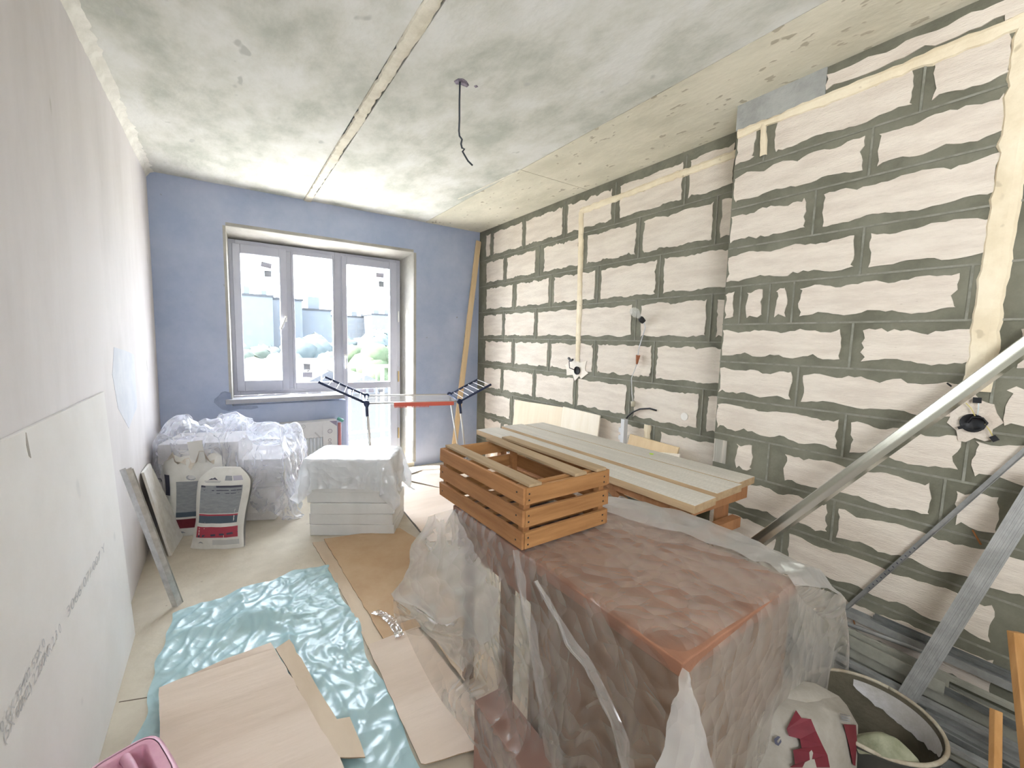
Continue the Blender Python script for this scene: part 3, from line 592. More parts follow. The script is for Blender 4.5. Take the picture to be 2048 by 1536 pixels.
# cement bags
def bag(name, label, base, ang, w_, h, th, lean, openmouth=False, group=None, parent_parts=True):
    """paper bag standing on its bottom, leaning back; returns (thing, surface fn)"""
    t = thing(name, label, 'bag', base, group); ca, sa = math.cos(ang), math.sin(ang)
    def loc(x, y, z):
        y2 = y*math.cos(lean)+z*math.sin(lean); z2 = z*math.cos(lean)-y*math.sin(lean)*0
        return Vector(base)+Vector((x*ca-y2*sa, x*sa+y2*ca, z2))
    def S(u, v, back=False, off=0):     # u -1..1, v 0..1
        prof = min(1, .55+1.6*v) if v < .28 else 1
        top = (1-max(0, (v-.80)/.20)**2*.75); wv = w_/2*(1-.05*math.sin(v*7+base[0]*9))*(1 if v < .82 else 1-.45*((v-.82)/.18)**1.6)
        th_ = th/2*max(0.05, (1-abs(u)**3.5))**.5*prof*top
        th_ += .006*noise.noise(Vector((u*3+base[0]*7, v*5, 3 if back else 0)))
        return loc(u*wv, (th_ if back else -th_-off), v*h+.002)
    n, m = 18, 26; U = [-1+2*i/n for i in range(n+1)]; Vv = [j/m for j in range(m+1)]
    mb = MB().grid([[S(u, v) for v in Vv] for u in U], flip=True).grid([[S(u, v, True) for v in Vv] for u in U])
    mb.grid([[S(u, 0), S(u, 0, True)] for u in U]).grid([[S(u, 1), S(u, 1, True)] for u in U], flip=True)
    obj('paper_sack', mb, m_paper, t, smooth=True)
    def decal(u0, u1, v0, v1, mat, nm='printed_panel', skew=0):
        k = 8; g_ = [[S(u0+(u1-u0)*i/k, v0+(v1-v0)*j/4+skew*(i/k-.5), off=.0016) for j in range(5)] for i in range(k+1)]
        obj(nm, MB().grid(g_, flip=True), mat, t, smooth=True)
    def poly(pts, mat, nm='printed_emblem'):
        P = [S(u, v, off=.0022) for u, v in pts]; mb_ = MB(); mb_.add(P, [tuple(t_) for t_ in tessellate_polygon([P])]); obj(nm, mb_, mat, t)
    return t, S, decal, poly
bA = onZ(436, 1100, 0)
tb, S_, dec, pol = bag('cement_bag', 'front white paper cement bag with grey and red printed panels', (bA.x, bA.y+.05, 0), -.50, .33, .53, .13, .28)
dec(-.74, .80, .455, .80, m_grey1); dec(-.74, .80, .775, .80, m_dgrey); dec(-.6, .80, .735, .745, m_dgrey); dec(-.1, .80, .70, .708, m_dgrey)
dec(-.74, .80, .425, .445, m_red); dec(-.74, .80, .335, .425, m_navy); dec(-.78, .84, .15, .29, m_red); dec(-.70, .84, .175, .20, m_dgrey, skew=.04)
dec(-.1, .88, .055, .12, M('print_pale_grey', (.50, .50, .49)))
pol([(-.52, .865), (-.42, .89), (-.36, .885), (-.30, .90), (-.22, .885), (-.12, .865), (-.3, .875)], m_dgrey); dec(-.66, .0, .85, .856, m_grey1); dec(-.6, -.02, .838, .843, m_grey1)
dec(.14, .44, .86, .915, m_grey1); dec(.48, .82, .86, .915, M('print_mauve', (.42, .40, .46)))
pol([(-.66, .075), (-.58, .10), (-.5, .095), (-.44, .075), (-.56, .085)], m_grey1)
bB = onZ(366, 1095, 0)
tb2, S_, dec, pol = bag('cement_bag', 'torn white cement bag standing behind the front one', (bB.x+.06, bB.y+.22, 0), -.30, .38, .60, .15, .12)
dec(-.5, .86, .30, .66, m_grey1); dec(-.5, .86, .24, .30, m_navy); dec(-.5, .86, .10, .215, m_maroonp)
dec(-.93, -.72, .50, .74, m_dgrey); pol([(-.5, .04), (-.4, .065), (-.3, .06), (-.22, .04)], m_grey1)
Pt = S_(0, 1); 
mb = MB().grid([[S_(-.9+1.8*i/12, .90+.04*math.sin(i*1.7), off=.002+.012*j)+Vector((0, 0, .03*math.sin(i*.9)*j)) for j in range(3)] for i in range(13)])
obj('torn_flap', mb, M('torn_paper', (.55, .47, .40), (.66, .6, .52), scale=12), tb2, smooth=True)
wc = S_(.22, .98)
cd = obj('white_card', MB().beam(wc+Vector((-.0, -.045, -.07)), wc+Vector((-.02, -.03, .09)), .10, .004, side=(.88, -.48, 0)), M('card_white', (.66, .64, .60)), label='blank white card tucked between the two cement bags', cat='card')
# kraft piece and dark blue-green sack end beside the bags
mb = MB(); pr = onZ(486, 1035, 0)
rings = []
cc_ = Vector((pr.x-.06, pr.y+.13, .0))
sk = MB().lathe([(.0, .0), (.075, .0), (.095, .03), (.10, .10), (.092, .18), (.06, .22), (.0, .225)], cc_, 14, rx=1.0, ry=.7)
obj('dark_sack', sk, M('dark_teal_sack', (.035, .06, .085), (.06, .09, .11), scale=12, rough=.6), label='small dark teal sack wedged beside the cement bags', cat='sack', smooth=True)
# aerated blocks in the corner
def block(label, c, ang, L_, W_, H_, z, m=m_gas, group=None, name='aerated_block', cat='block'):
    ca, sa = math.cos(ang), math.sin(ang)
    def q(x, y, zz): return Vector((c[0]+x*ca-y*sa, c[1]+x*sa+y*ca, zz))
    P = [q(sx*L_/2, sy_*W_/2, zz) for zz in (z, z+H_) for sx, sy_ in ((-1, -1), (1, -1), (1, 1), (-1, 1))]
    return obj(name, MB().hexa(P), m, label=label, cat=cat, group=group, bevel=.004)
e0 = onZ(475, 1043, 0); e1_ = onZ(541, 1035, 0); an = math.atan2(e1_.y-e0.y, e1_.x-e0.x)
G = 'aerated blocks stacked in the left corner'
dd_ = Vector((math.cos(an), math.sin(an), 0)); nn_ = Vector((-math.sin(an), math.cos(an), 0))
an = -.42; dd_ = Vector((math.cos(an), math.sin(an), 0)); nn_ = Vector((-math.sin(an), math.cos(an), 0))
cR = Vector((e0.x, e0.y, 0))+dd_*.10+nn_*.30
block('lowest pale block of the right pile in the corner', cR, an, .34, .60, .06, .002, group=G)
block('second block up in the right corner pile', cR+dd_*.01-nn_*.02, an+.03, .36, .60, .10, .064, group=G)
block('third block up in the right corner pile, slightly forward', cR-dd_*.01-nn_*.03, an-.02, .40, .60, .10, .166, group=G)
block('thick block topping the right corner pile under film', cR+dd_*.03, an, .44, .60, .22, .268, group=G)
cL = Vector((-.12, 3.98, 0))
block('lower block of the left corner pile behind the cement bags', cL, -.25, .50, .40, .25, .002, group=G)
block('middle block of the left corner pile', cL+Vector((.01, .01, 0)), -.22, .50, .40, .25, .254, group=G)
block('top block of the left corner pile under crumpled film', cL+Vector((0, .0, 0)), -.27, .50, .40, .14, .506, group=G)
# ================================================================ WHITE GYPSUM STACK
sa_ = math.radians(-31); ux = Vector((math.cos(sa_), math.sin(sa_), 0)); uy = Vector((-math.sin(sa_), math.cos(sa_), 0))
n0 = onZ(620, 1071, 0); SC = Vector((n0.x, n0.y, 0))+ux*.30+uy*.19
G = 'white gypsum slabs in one stack'
ordn = ['bottom slab of the white gypsum stack', 'second slab from the floor in the white stack', 'third slab from the floor in the white stack', 'fourth slab from the floor, edge of the milky wrap', 'fifth slab of the white stack inside the milky wrap', 'sixth slab of the white stack inside the milky wrap', 'top slab of the white stack under the wrap']
sh = [(0, 0), (-.004, .004), (.004, 0), (-.02, .01), (-.025, .0), (-.03, .01), (-.03, .0)]
for i in range(7):
    dx, dy = sh[i]; block(ordn[i], SC+ux*dx+uy*dy, sa_+(.01, -.015, .02, 0, .01, 0, 0)[i], .60 if i < 4 else .585, .38, .0795, .001+i*.0805, m=m_gyps, group=G, name='gypsum_slab', cat='slab')
TC = SC+ux*-.028
Pst = cloth(sheet(-.54, .54, -.40, .40, 62, 48, .60, sa_, TC), rest=1.02, boxes=[(TC.x, TC.y, sa_, .305, .205, .566)], steps=150, iters=6, seed=4, bend=.35, noise_amp=.006)
for i in range(62):
    for j in range(48):
        v = Vector((i*.11, j*.15, 2)); Pst[i, j, 2] += .006*abs(noise.noise(v*2)); dxy = Pst[i, j, :2]-np.array([TC.x, TC.y]); k_ = 1+.10*max(0, .585-Pst[i, j, 2])*(noise.noise(Vector((i*.35, j*.35, 1)))+.4)/.3; Pst[i, j, :2] = np.array([TC.x, TC.y])+dxy*(k_ if Pst[i, j, 2] < .57 else 1)
cloth_obj('plastic_wrap', Pst, F_stack, 'milky white plastic wrap over the upper slabs of the gypsum stack', 'plastic film')
# crumpled film over the corner blocks
P0_ = sheet(-.40, .60, -.22, .34, 74, 58, .74, -.30, (-.0, 3.88))
Xn = P0_.copy()
for i in range(74):
    for j in range(58):
        v = Vector((i*.12, j*.12, 0)); P0_[i, j, 2] += .10*noise.noise(v)+.05*noise.noise(v*2.7); P0_[i, j, 0] += .05*noise.noise(v*1.7+Vector((9, 0, 0))); P0_[i, j, 1] += .05*noise.noise(v*1.7+Vector((0, 9, 0)))
bx = [(cL.x, cL.y, -.25, .24, .19, .66), (cR.x+.05, cR.y, an, .21, .28, .50), (.05, 3.88, -.3, .34, .16, .60)]
Pp = cloth(P0_, rest=1.16, boxes=bx, steps=60, iters=5, seed=6, bend=.5, noise_amp=.008, fr=.5)
for i in range(74):    # the bundled film stands up in stiff puffs
    for j in range(58):
        v = Vector((i*.10, j*.14, 4)); e_ = min(1, min(i, 73-i)/9., min(57-j, 60)/9.); Pp[i, j, 2] += max(0, .17*(.55+noise.noise(v*.9))+.045*noise.noise(v*2.4))*(1 if Pp[i, j, 2] > .45 else .3)*e_; Pp[i, j, 0] = max(Pp[i, j, 0], LW+.012)
cloth_obj('crumpled_film', Pp, F_pile, 'crumpled clear plastic film bundled on the blocks in the left corner', 'plastic film')
# ================================================================ RADIATOR
RX0, RX1, RY = .10, .90, D-.13
rd = thing('radiator', 'white panel radiator still in printed carton edging under the window', 'radiator', ((RX0+RX1)/2, RY, .10))
zt = onY(640, 843, RY).z
m_carton = M('carton_white', (.56, .55, .56), (.60, .59, .59), scale=8)
obj('radiator_body', MB().box((RX0+.03, RY+.012, .12), (RX1-.03, RY+.10, zt-.03)), m_white, rd)
for i in range(22):
    x = RX0+.06+i*.031
    obj('rib', MB().box((x, RY-.002, .16), (x+.020, RY+.014, zt-.155)), M('rib_white', (.55, .57, .60)), rd, bevel=.003)
obj('carton_edge', MB().box((RX0, RY-.012, zt-.15), (RX1-.13, RY+.11, zt)), m_carton, rd, label='printed carton strip along the radiator top')
obj('carton_corner', MB().box((RX1-.13, RY-.014, .10), (RX1, RY+.11, zt+.002)), m_carton, rd, label='printed carton corner with lettering')
m_mark = M('print_mark', (.30, .28, .32)); m_mark2 = M('print_mauve_grey', (.43, .41, .42))
def ring(cx, cz, r, m, y=RY-.0155):
    mb_ = MB(); P = []
    for k in range(16):
        a = 2*math.pi*k/16; P.append((cx+r*math.cos(a), y, cz+r*math.sin(a))); P.append((cx+r*.68*math.cos(a), y, cz+r*.68*math.sin(a)))
    mb_.add(P, [(2*k, 2*k+1, (2*k+3) % 32, (2*k+2) % 32) for k in range(16)]); mb_.box((cx-r*.18, y-.0005, cz-r*.18), (cx+r*.18, y, cz+r*.18)); obj('printed_emblem', mb_, m, rd)
for cx, cz in ((.34, zt-.055), (.565, zt-.085), (.60, zt-.035), (.18, zt-.05)): ring(cx, cz, .02, m_mark2, RY-.0135)
for (x, z) in ((.42, zt-.04), (.50, zt-.02), (.38, zt-.105), (.24, zt-.09), (.70, zt-.10)):
    obj('printed_stroke', MB().beam((x, RY-.0135, z), (x+.045, RY-.0135, z-.055), .014, .001, side=(1, 0, .6)), m_mark2, rd)
ring(RX1-.065, zt-.10, .022, m_mark)
obj('printed_triangle', MB().prism([(RX1-.07, RY-.0145, zt), (RX1-.001, RY-.0145, zt), (RX1-.001, RY-.0145, zt-.055)], (0, -.001, 0)), M('print_purple', (.25, .22, .30)), rd)
text('one', m_mark, rd, (RX1-.083, RY-.0155, zt-.17), (0, 0, -1), (1, 0, 0), .065, 'printed_lettering')
rp = onY(666, 850, RY-.01)
tb_ = thing('red_tube', 'upright red plastic tube with a teal cap beside the radiator', 'tube', (RX1+.03, RY, 0))
obj('tube_body', MB().tube([(RX1+.03, RY+.02, 0), (RX1+.03, RY+.02, zt-.03)], .016, 10), M('red_tube_plastic', (.42, .16, .16), rough=.4), tb_, smooth=True)
obj('tube_cap', MB().tube([(RX1+.015, RY+.02, zt+.015), (RX1+.065, RY+.02, zt-.015)], .016, 10), M('teal_cap', (.12, .33, .29), rough=.5), tb_, smooth=True)
# ================================================================ DRYING RACK
HZ = .87
FL, FR = onZ(733, 807, HZ), onZ(919, 803, HZ); BL, BR = onZ(712, 790, HZ), onZ(880, 788, HZ)
# make it a true rectangle
dx_ = (FR-FL).normalized(); dy_ = Vector((-dx_.y, dx_.x, 0)); wd_ = .52; BL = FL+dy_*wd_+dx_*.0; BR = FR+dy_*wd_
rk = thing('drying_rack', 'folding laundry rack with navy joints, open wings and red clip rail', 'drying rack', ((FL+BR)/2).xy.to_3d())
for a, b in ((FL, FR), (BL, BR)): obj('frame_rail', MB().tube([a, b], .009, 8), m_chrome, rk, smooth=True)
for a in (FL, FR, BL, BR): obj('hub', MB().tube([a-dy_*.018, a+dy_*.018], .026, 12), m_darkblue, rk, smooth=True)
for a, b in ((FL, BL), (FR, BR)): obj('cross_rail', MB().tube([a, b], .011, 8), m_darkblue, rk, smooth=True)
for k in range(8):
    t = (k+1)/9; obj('drying_wire', MB().tube([FL.lerp(BL, t), FR.lerp(BR, t)], .0022, 5), m_white, rk)
WL = onY(637, 764, FL.y+.02); dL = (Vector((WL.x, FL.y+.03, WL.z))-FL)
WRp = onY(982, 769, FR.y-.05); dR = Vector((WRp.x-FR.x, WRp.y-FR.y, WRp.z-FR.z))
for base, bb, dv_, nm in ((FL, BL, dL, 'wing'), (FR, BR, dR, 'wing')):
    wg = obj('wing_arm', MB().tube([base, base+dv_], .011, 8), m_darkblue, rk, smooth=True); obj('wing_arm', MB().tube([bb, bb+dv_], .011, 8), m_darkblue, rk, smooth=True)
    for k in range(6):
        t = (k+.9)/6.0; obj('drying_wire', MB().tube([base+dv_*t, bb+dv_*t], .003, 5), m_white, wg)
def leg(a, px, py, zb):
    q = onZ(px, py, zb); d = (q-a); d = d/abs(d.z); f = a+d*a.z*1.0; f.z = .008
    obj('leg', MB().tube([a, f], .0085, 8), m_chrome, rk, smooth=True)
    obj('leg_socket', MB().tube([a, a+(f-a)*.13], .0125, 8), m_darkblue, rk, smooth=True)
def legp(a, off): 
    f = Vector((a.x+off[0], a.y+off[1], .008)); obj('leg', MB().tube([a, f], .0085, 8), m_chrome, rk, smooth=True); obj('leg_socket', MB().tube([a, a+(f-a)*.13], .0125, 8), m_darkblue, rk, smooth=True)
legp(FL, (.05, .0)); legp(BL, (.06, .0)); legp(FR, (.12, .0)); legp(BR, (.16, .0))
obj('clip_rail', MB().box((0, 0, 0), (0, 0, 0)) if False else MB().beam(FL.lerp(FR, .28)-dy_*.022-Vector((0, 0, .012)), FL.lerp(FR, .93)-dy_*.022-Vector((0, 0, .012)), .012, .034, side=dy_), M('red_clip', (.62, .13, .09), rough=.4), rk, label='red plastic clip rail')
for k in range(24):
    c = FL.lerp(FR, .29+k*.0155)-dy_*.03-Vector((0, 0, .032)); obj('clip_tooth', MB().box(c-Vector((.003, .003, .008)), c+Vector((.003, .003, .006))), MATS['red_clip'], rk)
# slat leaning in the right-hand corner
sa0 = onY(906, 893, D-.10); sl1 = onY(958, 482, D-.03)
sdir = (sl1-sa0)/(sl1.z-sa0.z); bot = sa0-sdir*(sa0.z-.002); bot.y = D-.14
obj('pine_board', MB().beam(bot, (sl1.x, D-.02, sl1.z), .062, .022, side=(1, 0, 0)), m_pine, label='long pine slat leaning in the corner right of the balcony door', cat='board', bevel=.002)
# ================================================================ BENCH
BZ = .80; TH = .035
bn = thing('workbench', 'long low workbench of three dusty planks on reddish timber legs', 'bench', (1.84, 1.83, 0))
o3 = lambda x, y, z=BZ: onZ(780+x/2.6256, 820+y/2.6256, z)
def plank(pts, dz=0):
    P = [Vector((p.x, p.y, BZ-TH+dz)) for p in pts]; Q = [p+Vector((0, 0, TH)) for p in P]; pk = obj('plank', MB().hexa(P+Q), m_bench, bn, bevel=.0015)
    pk.data.materials.append(m_plankedge)
    for q in range(2, 6): pk.data.polygons[q].material_index = 1
pl = lambda x0n, x1n, yn, x0f, x1f, yf, dz=0: plank([Vector((x0n, yn, 0)), Vector((x1n, yn+.012, 0)), Vector((x1f, yf+.005, 0)), Vector((x0f, yf, 0))], dz)
pl(1.559, 1.732, .965, 1.502, 1.686, 2.668, -.004); pl(1.757, 1.982, .988, 1.712, 1.900, 2.66, .004); pl(2.012, 2.184, 1.03, 1.930, 2.11, 2.66, -.003)
obj('side_apron', MB().box((1.60, 1.0, BZ-TH-.055), (1.625, 2.60, BZ-TH-.001)), m_benchw, bn); obj('side_apron', MB().box((2.10, 1.07, BZ-TH-.055), (2.125, 2.60, BZ-TH-.001)), m_benchw, bn)
for (x, y) in ((1.635, 1.10), (2.06, 1.12), (1.61, 2.50), (2.05, 2.50)): obj('leg', MB().box((x, y, 0), (x+.048, y+.05, BZ-TH-.001)), m_benchw, bn, bevel=.002)
obj('end_batten', MB().box((1.58, 1.055, BZ-TH-.075), (2.15, 1.097, BZ-TH-.001)), m_benchw, bn, bevel=.002); obj('end_batten', MB().box((1.56, 2.46, BZ-TH-.10), (2.10, 2.498, BZ-TH-.001)), m_benchw, bn)
obj('stretcher', MB().box((1.55, 1.052, .55), (2.10, 1.096, .60)), m_benchw, bn); obj('stretcher', MB().box((1.60, 1.15, .55), (1.635, 2.5, .60)), m_benchw, bn)
obj('diagonal_brace', MB().beam((1.66, 1.12, .50), (1.66, 1.60, BZ-TH-.03), .03, .04, side=(1, 0, 0)), m_benchw, bn)
obj('yellow_dot', MB().lathe([(.0, 0), (.012, 0), (.012, .002), (.0, .002)], Vector((*onZ(1303, 908, BZ+.001).xy, BZ+.001)), 14), M('lime_paint', (.55, .75, .05)), bn, label='lime yellow paint dot')
# sheets of plywood behind the bench
def wallsheet(label, cols, m, x=RW-.03, th=.012, zb=.40, lean=.05, nm='plywood_panel', cat='plywood'):
    (pa, ta), (pb, tb3) = cols
    a, b = onX(pa, ta, x), onX(pb, tb3, x)
    P = [Vector((x-lean-th, a.y, zb)), Vector((x-lean-th, b.y, zb)), Vector((x-lean, b.y, zb)), Vector((x-lean, a.y, zb)), a-Vector((th, 0, 0)), b-Vector((th, 0, 0)), b, a]
    obj(nm, MB().hexa(P), m, label=label, cat=cat, bevel=.0015)
shelf = thing('wall_ledge_board', 'horizontal plank on edge resting along the wall behind the bench', 'plank', (2.4, 2.6, 0))
obj('ledge_plank', MB().box((2.36, 1.55, .36), (2.545, 3.6, .40)), m_pine, shelf)
for y in (1.65, 2.6, 3.5): obj('block_support', MB().box((2.40, y-.05, 0), (2.53, y+.05, .36)), m_pine, shelf)
wallsheet('left plywood panel leaning on the block wall behind the bench', ((1033, 800), (1130, 815)), m_ply); wallsheet('right, paler plywood panel overlapping the left one behind the bench', ((1128, 813), (1202, 831)), M('ply_pale', (.82, .73, .58), (.87, .79, .66), scale=20, stretch=(1, 1, .1)), x=RW-.045)
nb = onX(1249, 838, RW-.06)
ntc = thing('notched_batten', 'short white notched batten standing behind the bench', 'batten', (nb.x, nb.y, .40))
obj('batten', MB().box((nb.x-.02, nb.y-.016, .40), (nb.x+.02, nb.y+.016, nb.z)), m_white, ntc)
for k in range(4): obj('notch_block', MB().box((nb.x-.02, nb.y+.016, .60+k*.058), (nb.x+.015, nb.y+.034, .635+k*.058)), m_white, ntc)
wallsheet('long thin pine strip lying behind the bench below the batten', ((1262, 868), (1360, 895)), m_pine, x=RW-.05, nm='pine_strip', cat='strip', zb=.62)
wallsheet('pale board leaning behind the right end of the bench', ((1300, 902), (1362, 908)), M('pale_board', (.78, .70, .58), (.82, .75, .64), scale=12), x=RW-.10, nm='pale_board', cat='board', zb=.40)
# ================================================================ DESK
DZ = .78
Bc, Cc, Ac = onZ(1365, 1328, DZ), onZ(1600, 1165, DZ), onZ(905, 1030, DZ)
da = math.atan2(Cc.y-Bc.y, Cc.x-Bc.x)+.01; ex = Vector((math.cos(da), math.sin(da), 0)); ey = Vector((-math.sin(da), math.cos(da), 0))
DW = (Cc-Bc).length; DL = 1.02
def dk(x, y, z): return Vector((Bc.x, Bc.y, 0))+ex*x+ey*y+Vector((0, 0, z))
def dbox(x0, x1, y0, y1, z0, z1): return MB().hexa([dk(x, y, z) for z in (z0, z1) for x, y in ((x0, y0), (x1, y0), (x1, y1), (x0, y1))])
desk = thing('desk', 'brown laminate desk under clear film beneath the crate', 'desk', dk(DW/2, DL/2, 0))
obj('desk_top', dbox(0, DW, 0, DL, DZ-.035, DZ), m_desk, desk, bevel=.003)
obj('pedestal', dbox(.01, DW-.01, .01, .52, .04, DZ-.036), m_deskside, desk, bevel=.003)
obj('plinth', dbox(.03, DW-.03, .03, .50, 0, .039), m_deskside, desk)
obj('apron', dbox(.02, .04, .53, DL-.01, DZ-.16, DZ-.036), m_desk, desk)
obj('back_panel', dbox(DW-.03, DW-.012, .53, DL-.01, .25, DZ-.036), m_deskside, desk)
obj('leg', dbox(.02, .055, .66, .70, 0, DZ-.161), m_deskside, desk); obj('leg', dbox(DW-.07, DW-.032, DL-.06, DL-.02, 0, DZ-.036), m_deskside, desk); obj('leg', dbox(.045, .08, DL-.05, DL-.015, 0, DZ-.036), m_deskside, desk)
m0 = onZ(925, 1345, .24)
obj('maroon_box', MB().box((.64, .80, .002), (.745, 1.12, .27)), m_maroon, label='low maroon board box half under the film left of the desk', cat='box', bevel=.003)
# film over the desk
n_, m_ = 92, 96
x0, x1, y0, y1 = -.66, 1.02, -.62, 1.36
Pd = sheet(x0, x1, y0, y1, n_, m_, DZ+.03, da, (Bc.x, Bc.y))
def gi(x): return int(round((x-x0)/(x1-x0)*(n_-1)))
def gj(y): return int(round((y-y0)/(y1-y0)*(m_-1)))
pins = []
fl = onZ(787, 1186, .40); pins.append((0, m_-14, fl)); 
fl2 = onZ(832, 1078, .60); pins.append((gi(-.30), m_-1, fl2))
for (px, py, X, gx, gy) in ((1240, 985, 1.50, .70, .95), (1400, 1035, 1.56, .74, .66), (1520, 1087, 1.62, .78, .42), (1640, 1150, 1.66, .82, .22), (1692, 1205, 1.70, .90, .10)):
    q = onX(px, py, X); pins.append((gi(gx), gj(gy), q))
dcx = dk(DW/2, DL/2, 0)
Pd = cloth(Pd, rest=1.035, boxes=[(dcx.x, dcx.y, da, DW/2, DL/2, DZ), (.69, .96, 0, .055, .165, .28)], pins=pins, steps=230, iters=7, seed=3, bend=.25, noise_amp=.006, fr=.55)
cloth_obj('film_cover', Pd, F_desk, 'large clear plastic film draped over the desk and under the crate', 'plastic film')
Cm = Vector((0, 0, CH))
def onP(px, py, P0, nn): r = ray(px, py); return Cm+r*((P0-Cm).dot(nn)/r.dot(nn))
def dtop(px, py): return onZ(px, py, DZ+.016)
def dleft(px, py, off=.03): return onP(px, py, dk(-off, 0, 0), ex)
def dfront(px, py, off=.03): return onP(px, py, dk(0, -off, 0), ey)
fc = bpy.data.objects['film_cover']
def fold(A_, B_, out, nz=.012, seed=0, k=5, mat=None):
    rows_ = []
    A2, B2 = [], []
    for L_, O_ in ((A_, A2), (B_, B2)):
        for i in range(len(L_)-1): O_ += [L_[i].lerp(L_[i+1], q/6) for q in range(6)]
        O_.append(L_[-1])
    for i, (a, b) in enumerate(zip(A2, B2)):
        rows_.append([a.lerp(b, j/k)+Vector(out)*(.014*math.sin(math.pi*j/k)+nz*noise.noise(Vector((i*.35, j*.6, seed)))) for j in range(k+1)])
    obj('film_fold', MB().grid(rows_), mat or F_fold, fc, smooth=True)
fl = onZ(787, 1186, .40)
fold([dleft(905, 1018), dleft(935, 1075), dleft(965, 1130), dleft(990, 1180), dleft(1000, 1260)], [dk(-.10, 1.05, .74), fl.lerp(dk(-.10, 1.05, .74), .5), fl, fl.lerp(onZ(925, 1345, .12), .45), onZ(925, 1345, .12)], (-1, 0, 0), nz=.03, seed=1, k=9)
fold([dtop(1160, 985), onX(1290, 1003, 1.50), onX(1400, 1035, 1.54), onX(1520, 1085, 1.58), onX(1640, 1142, 1.62), onX(1690, 1196, 1.66)], [dtop(1190, 1015), dtop(1290, 1048), dtop(1400, 1078), dtop(1500, 1115), dtop(1560, 1140), dtop(1590, 1168)], (0, 0, 1), nz=.015, seed=2)
fold([onX(1690, 1196, 1.66), onX(1692, 1240, 1.64), onX(1665, 1300, 1.60), onX(1625, 1345, 1.56), onX(1600, 1400, 1.50)], [dtop(1590, 1168), dfront(1596, 1230, -.05), dfront(1592, 1290, -.05), dfront(1580, 1350, -.04), dfront(1560, 1440, -.03)], (1, 0, 0), nz=.02, seed=3, k=7, mat=F_desk)
fold([dfront(1365, 1335, .02), dfront(1347, 1400, .05), dfront(1330, 1470, .06), dfront(1300, 1600, .08)], [dfront(1367, 1337, .02), dfront(1392, 1400, .05), dfront(1412, 1470, .06), dfront(1440, 1600, .08)], (0, -1, 0), nz=.008, seed=4)
fold([dleft(1028, 1100), dleft(1040, 1180), dleft(1060, 1290), dleft(1080, 1420), dleft(1100, 1600)], [dleft(1040, 1098), dleft(1052, 1180), dleft(1078, 1290), dleft(1102, 1420), dleft(1140, 1600)], (-1, 0, 0), nz=.012, seed=5, k=4)
fold([dleft(1075, 1160), dleft(1130, 1270), dleft(1190, 1370), dleft(1235, 1480), dleft(1260, 1600)], [dleft(1078, 1160), dleft(1142, 1267), dleft(1206, 1364), dleft(1256, 1480), dleft(1290, 1600)], (-1, 0, 0), nz=.012, seed=6, k=4)
# ================================================================ CRATE
CB = DZ+.014; N = onZ(1043, 1101, CB); Lc = onZ(879, 988, CB); Rc = onZ(1212, 1048, CB)
cy_ = (Lc-N); CLn = cy_.length; cy_.normalize(); cx_ = Vector((cy_.y, -cy_.x, 0)); CWd = .385; CHt = .197
crt = thing('wooden_crate', 'slatted brown wooden fruit crate standing on the covered desk', 'crate', N+cx_*CWd/2+cy_*CLn/2)
def ck(x, y, z): return N+cx_*x+cy_*y+Vector((0, 0, z))
def cbx(x0, x1, y0, y1, z0, z1, j=0):
    r = lambda: random.uniform(-j, j)
    return MB().hexa([ck(x+r(), y+r(), z+r()) for z in (z0, z1) for x, y in ((x0, y0), (x1, y0), (x1, y1), (x0, y1))])
hs = .053; gp = (CHt-3*hs)/2
for k in range(3):
    z = k*(hs+gp); zz = z+hs
    obj('slat', cbx(0, .010, .0, CLn, z, zz, .0015), m_crate, crt, bevel=.001); obj('slat', cbx(CWd-.010, CWd, 0, CLn, z, zz, .0015), m_crate, crt, bevel=.001)
    obj('slat', cbx(.010, CWd-.010, -.002, .011, z, zz, .0012), m_crate2, crt, bevel=.001); obj('slat', cbx(.010, CWd-.010, CLn-.011, CLn, z, zz, .0012), m_crate2, crt, bevel=.001)
for x, y in ((.012, .012), (CWd-.037, .012), (.012, CLn-.037), (CWd-.037, CLn-.037)): obj('corner_post', cbx(x, x+.025, y, y+.025, 0, CHt-.004), m_crate, crt)
for k in range(7):
    y = .03+k*(CLn-.1)/6; obj('bottom_slat', cbx(.012, CWd-.012, y, y+.045, .002, .009), m_crate2, crt)
for yy in (.012, CLn-.05): obj('end_cleat', cbx(.012, CWd-.012, yy+.026, yy+.04, CHt-.03, CHt-.002), m_crate2, crt)
obj('top_slat', MB().beam(ck(.045, -.004, CHt+.006), ck(.05, CLn-.0, CHt+.006), .05, .009, side=cx_), m_cratetop, crt, bevel=.001)
obj('top_slat', MB().beam(ck(.245, .0, CHt+.006), ck(.24, CLn*.97, CHt+.016), .055, .010, side=cx_), m_cratetop, crt, bevel=.001)
obj('top_slat', MB().beam(ck(.345, -.0, CHt+.006), ck(.33, CLn*.99, CHt+.010), .05, .010, side=cx_), m_cratetop, crt, bevel=.001)
for x, y, z in ((-.0015, .03, .02), (-.0015, .03, .10), (-.0015, .03, .175), (-.0015, CLn-.03, .02), (-.0015, CLn-.03, .10)): obj('nail_head', cbx(x, x+.002, y, y+.005, z, z+.005), m_black, crt)
for x in (.02, CWd-.03):
    for z in (.012, .034, .085, .105, .155, .175): obj('nail_head', cbx(x, x+.005, -.0035, -.001, z, z+.005), m_black, crt)
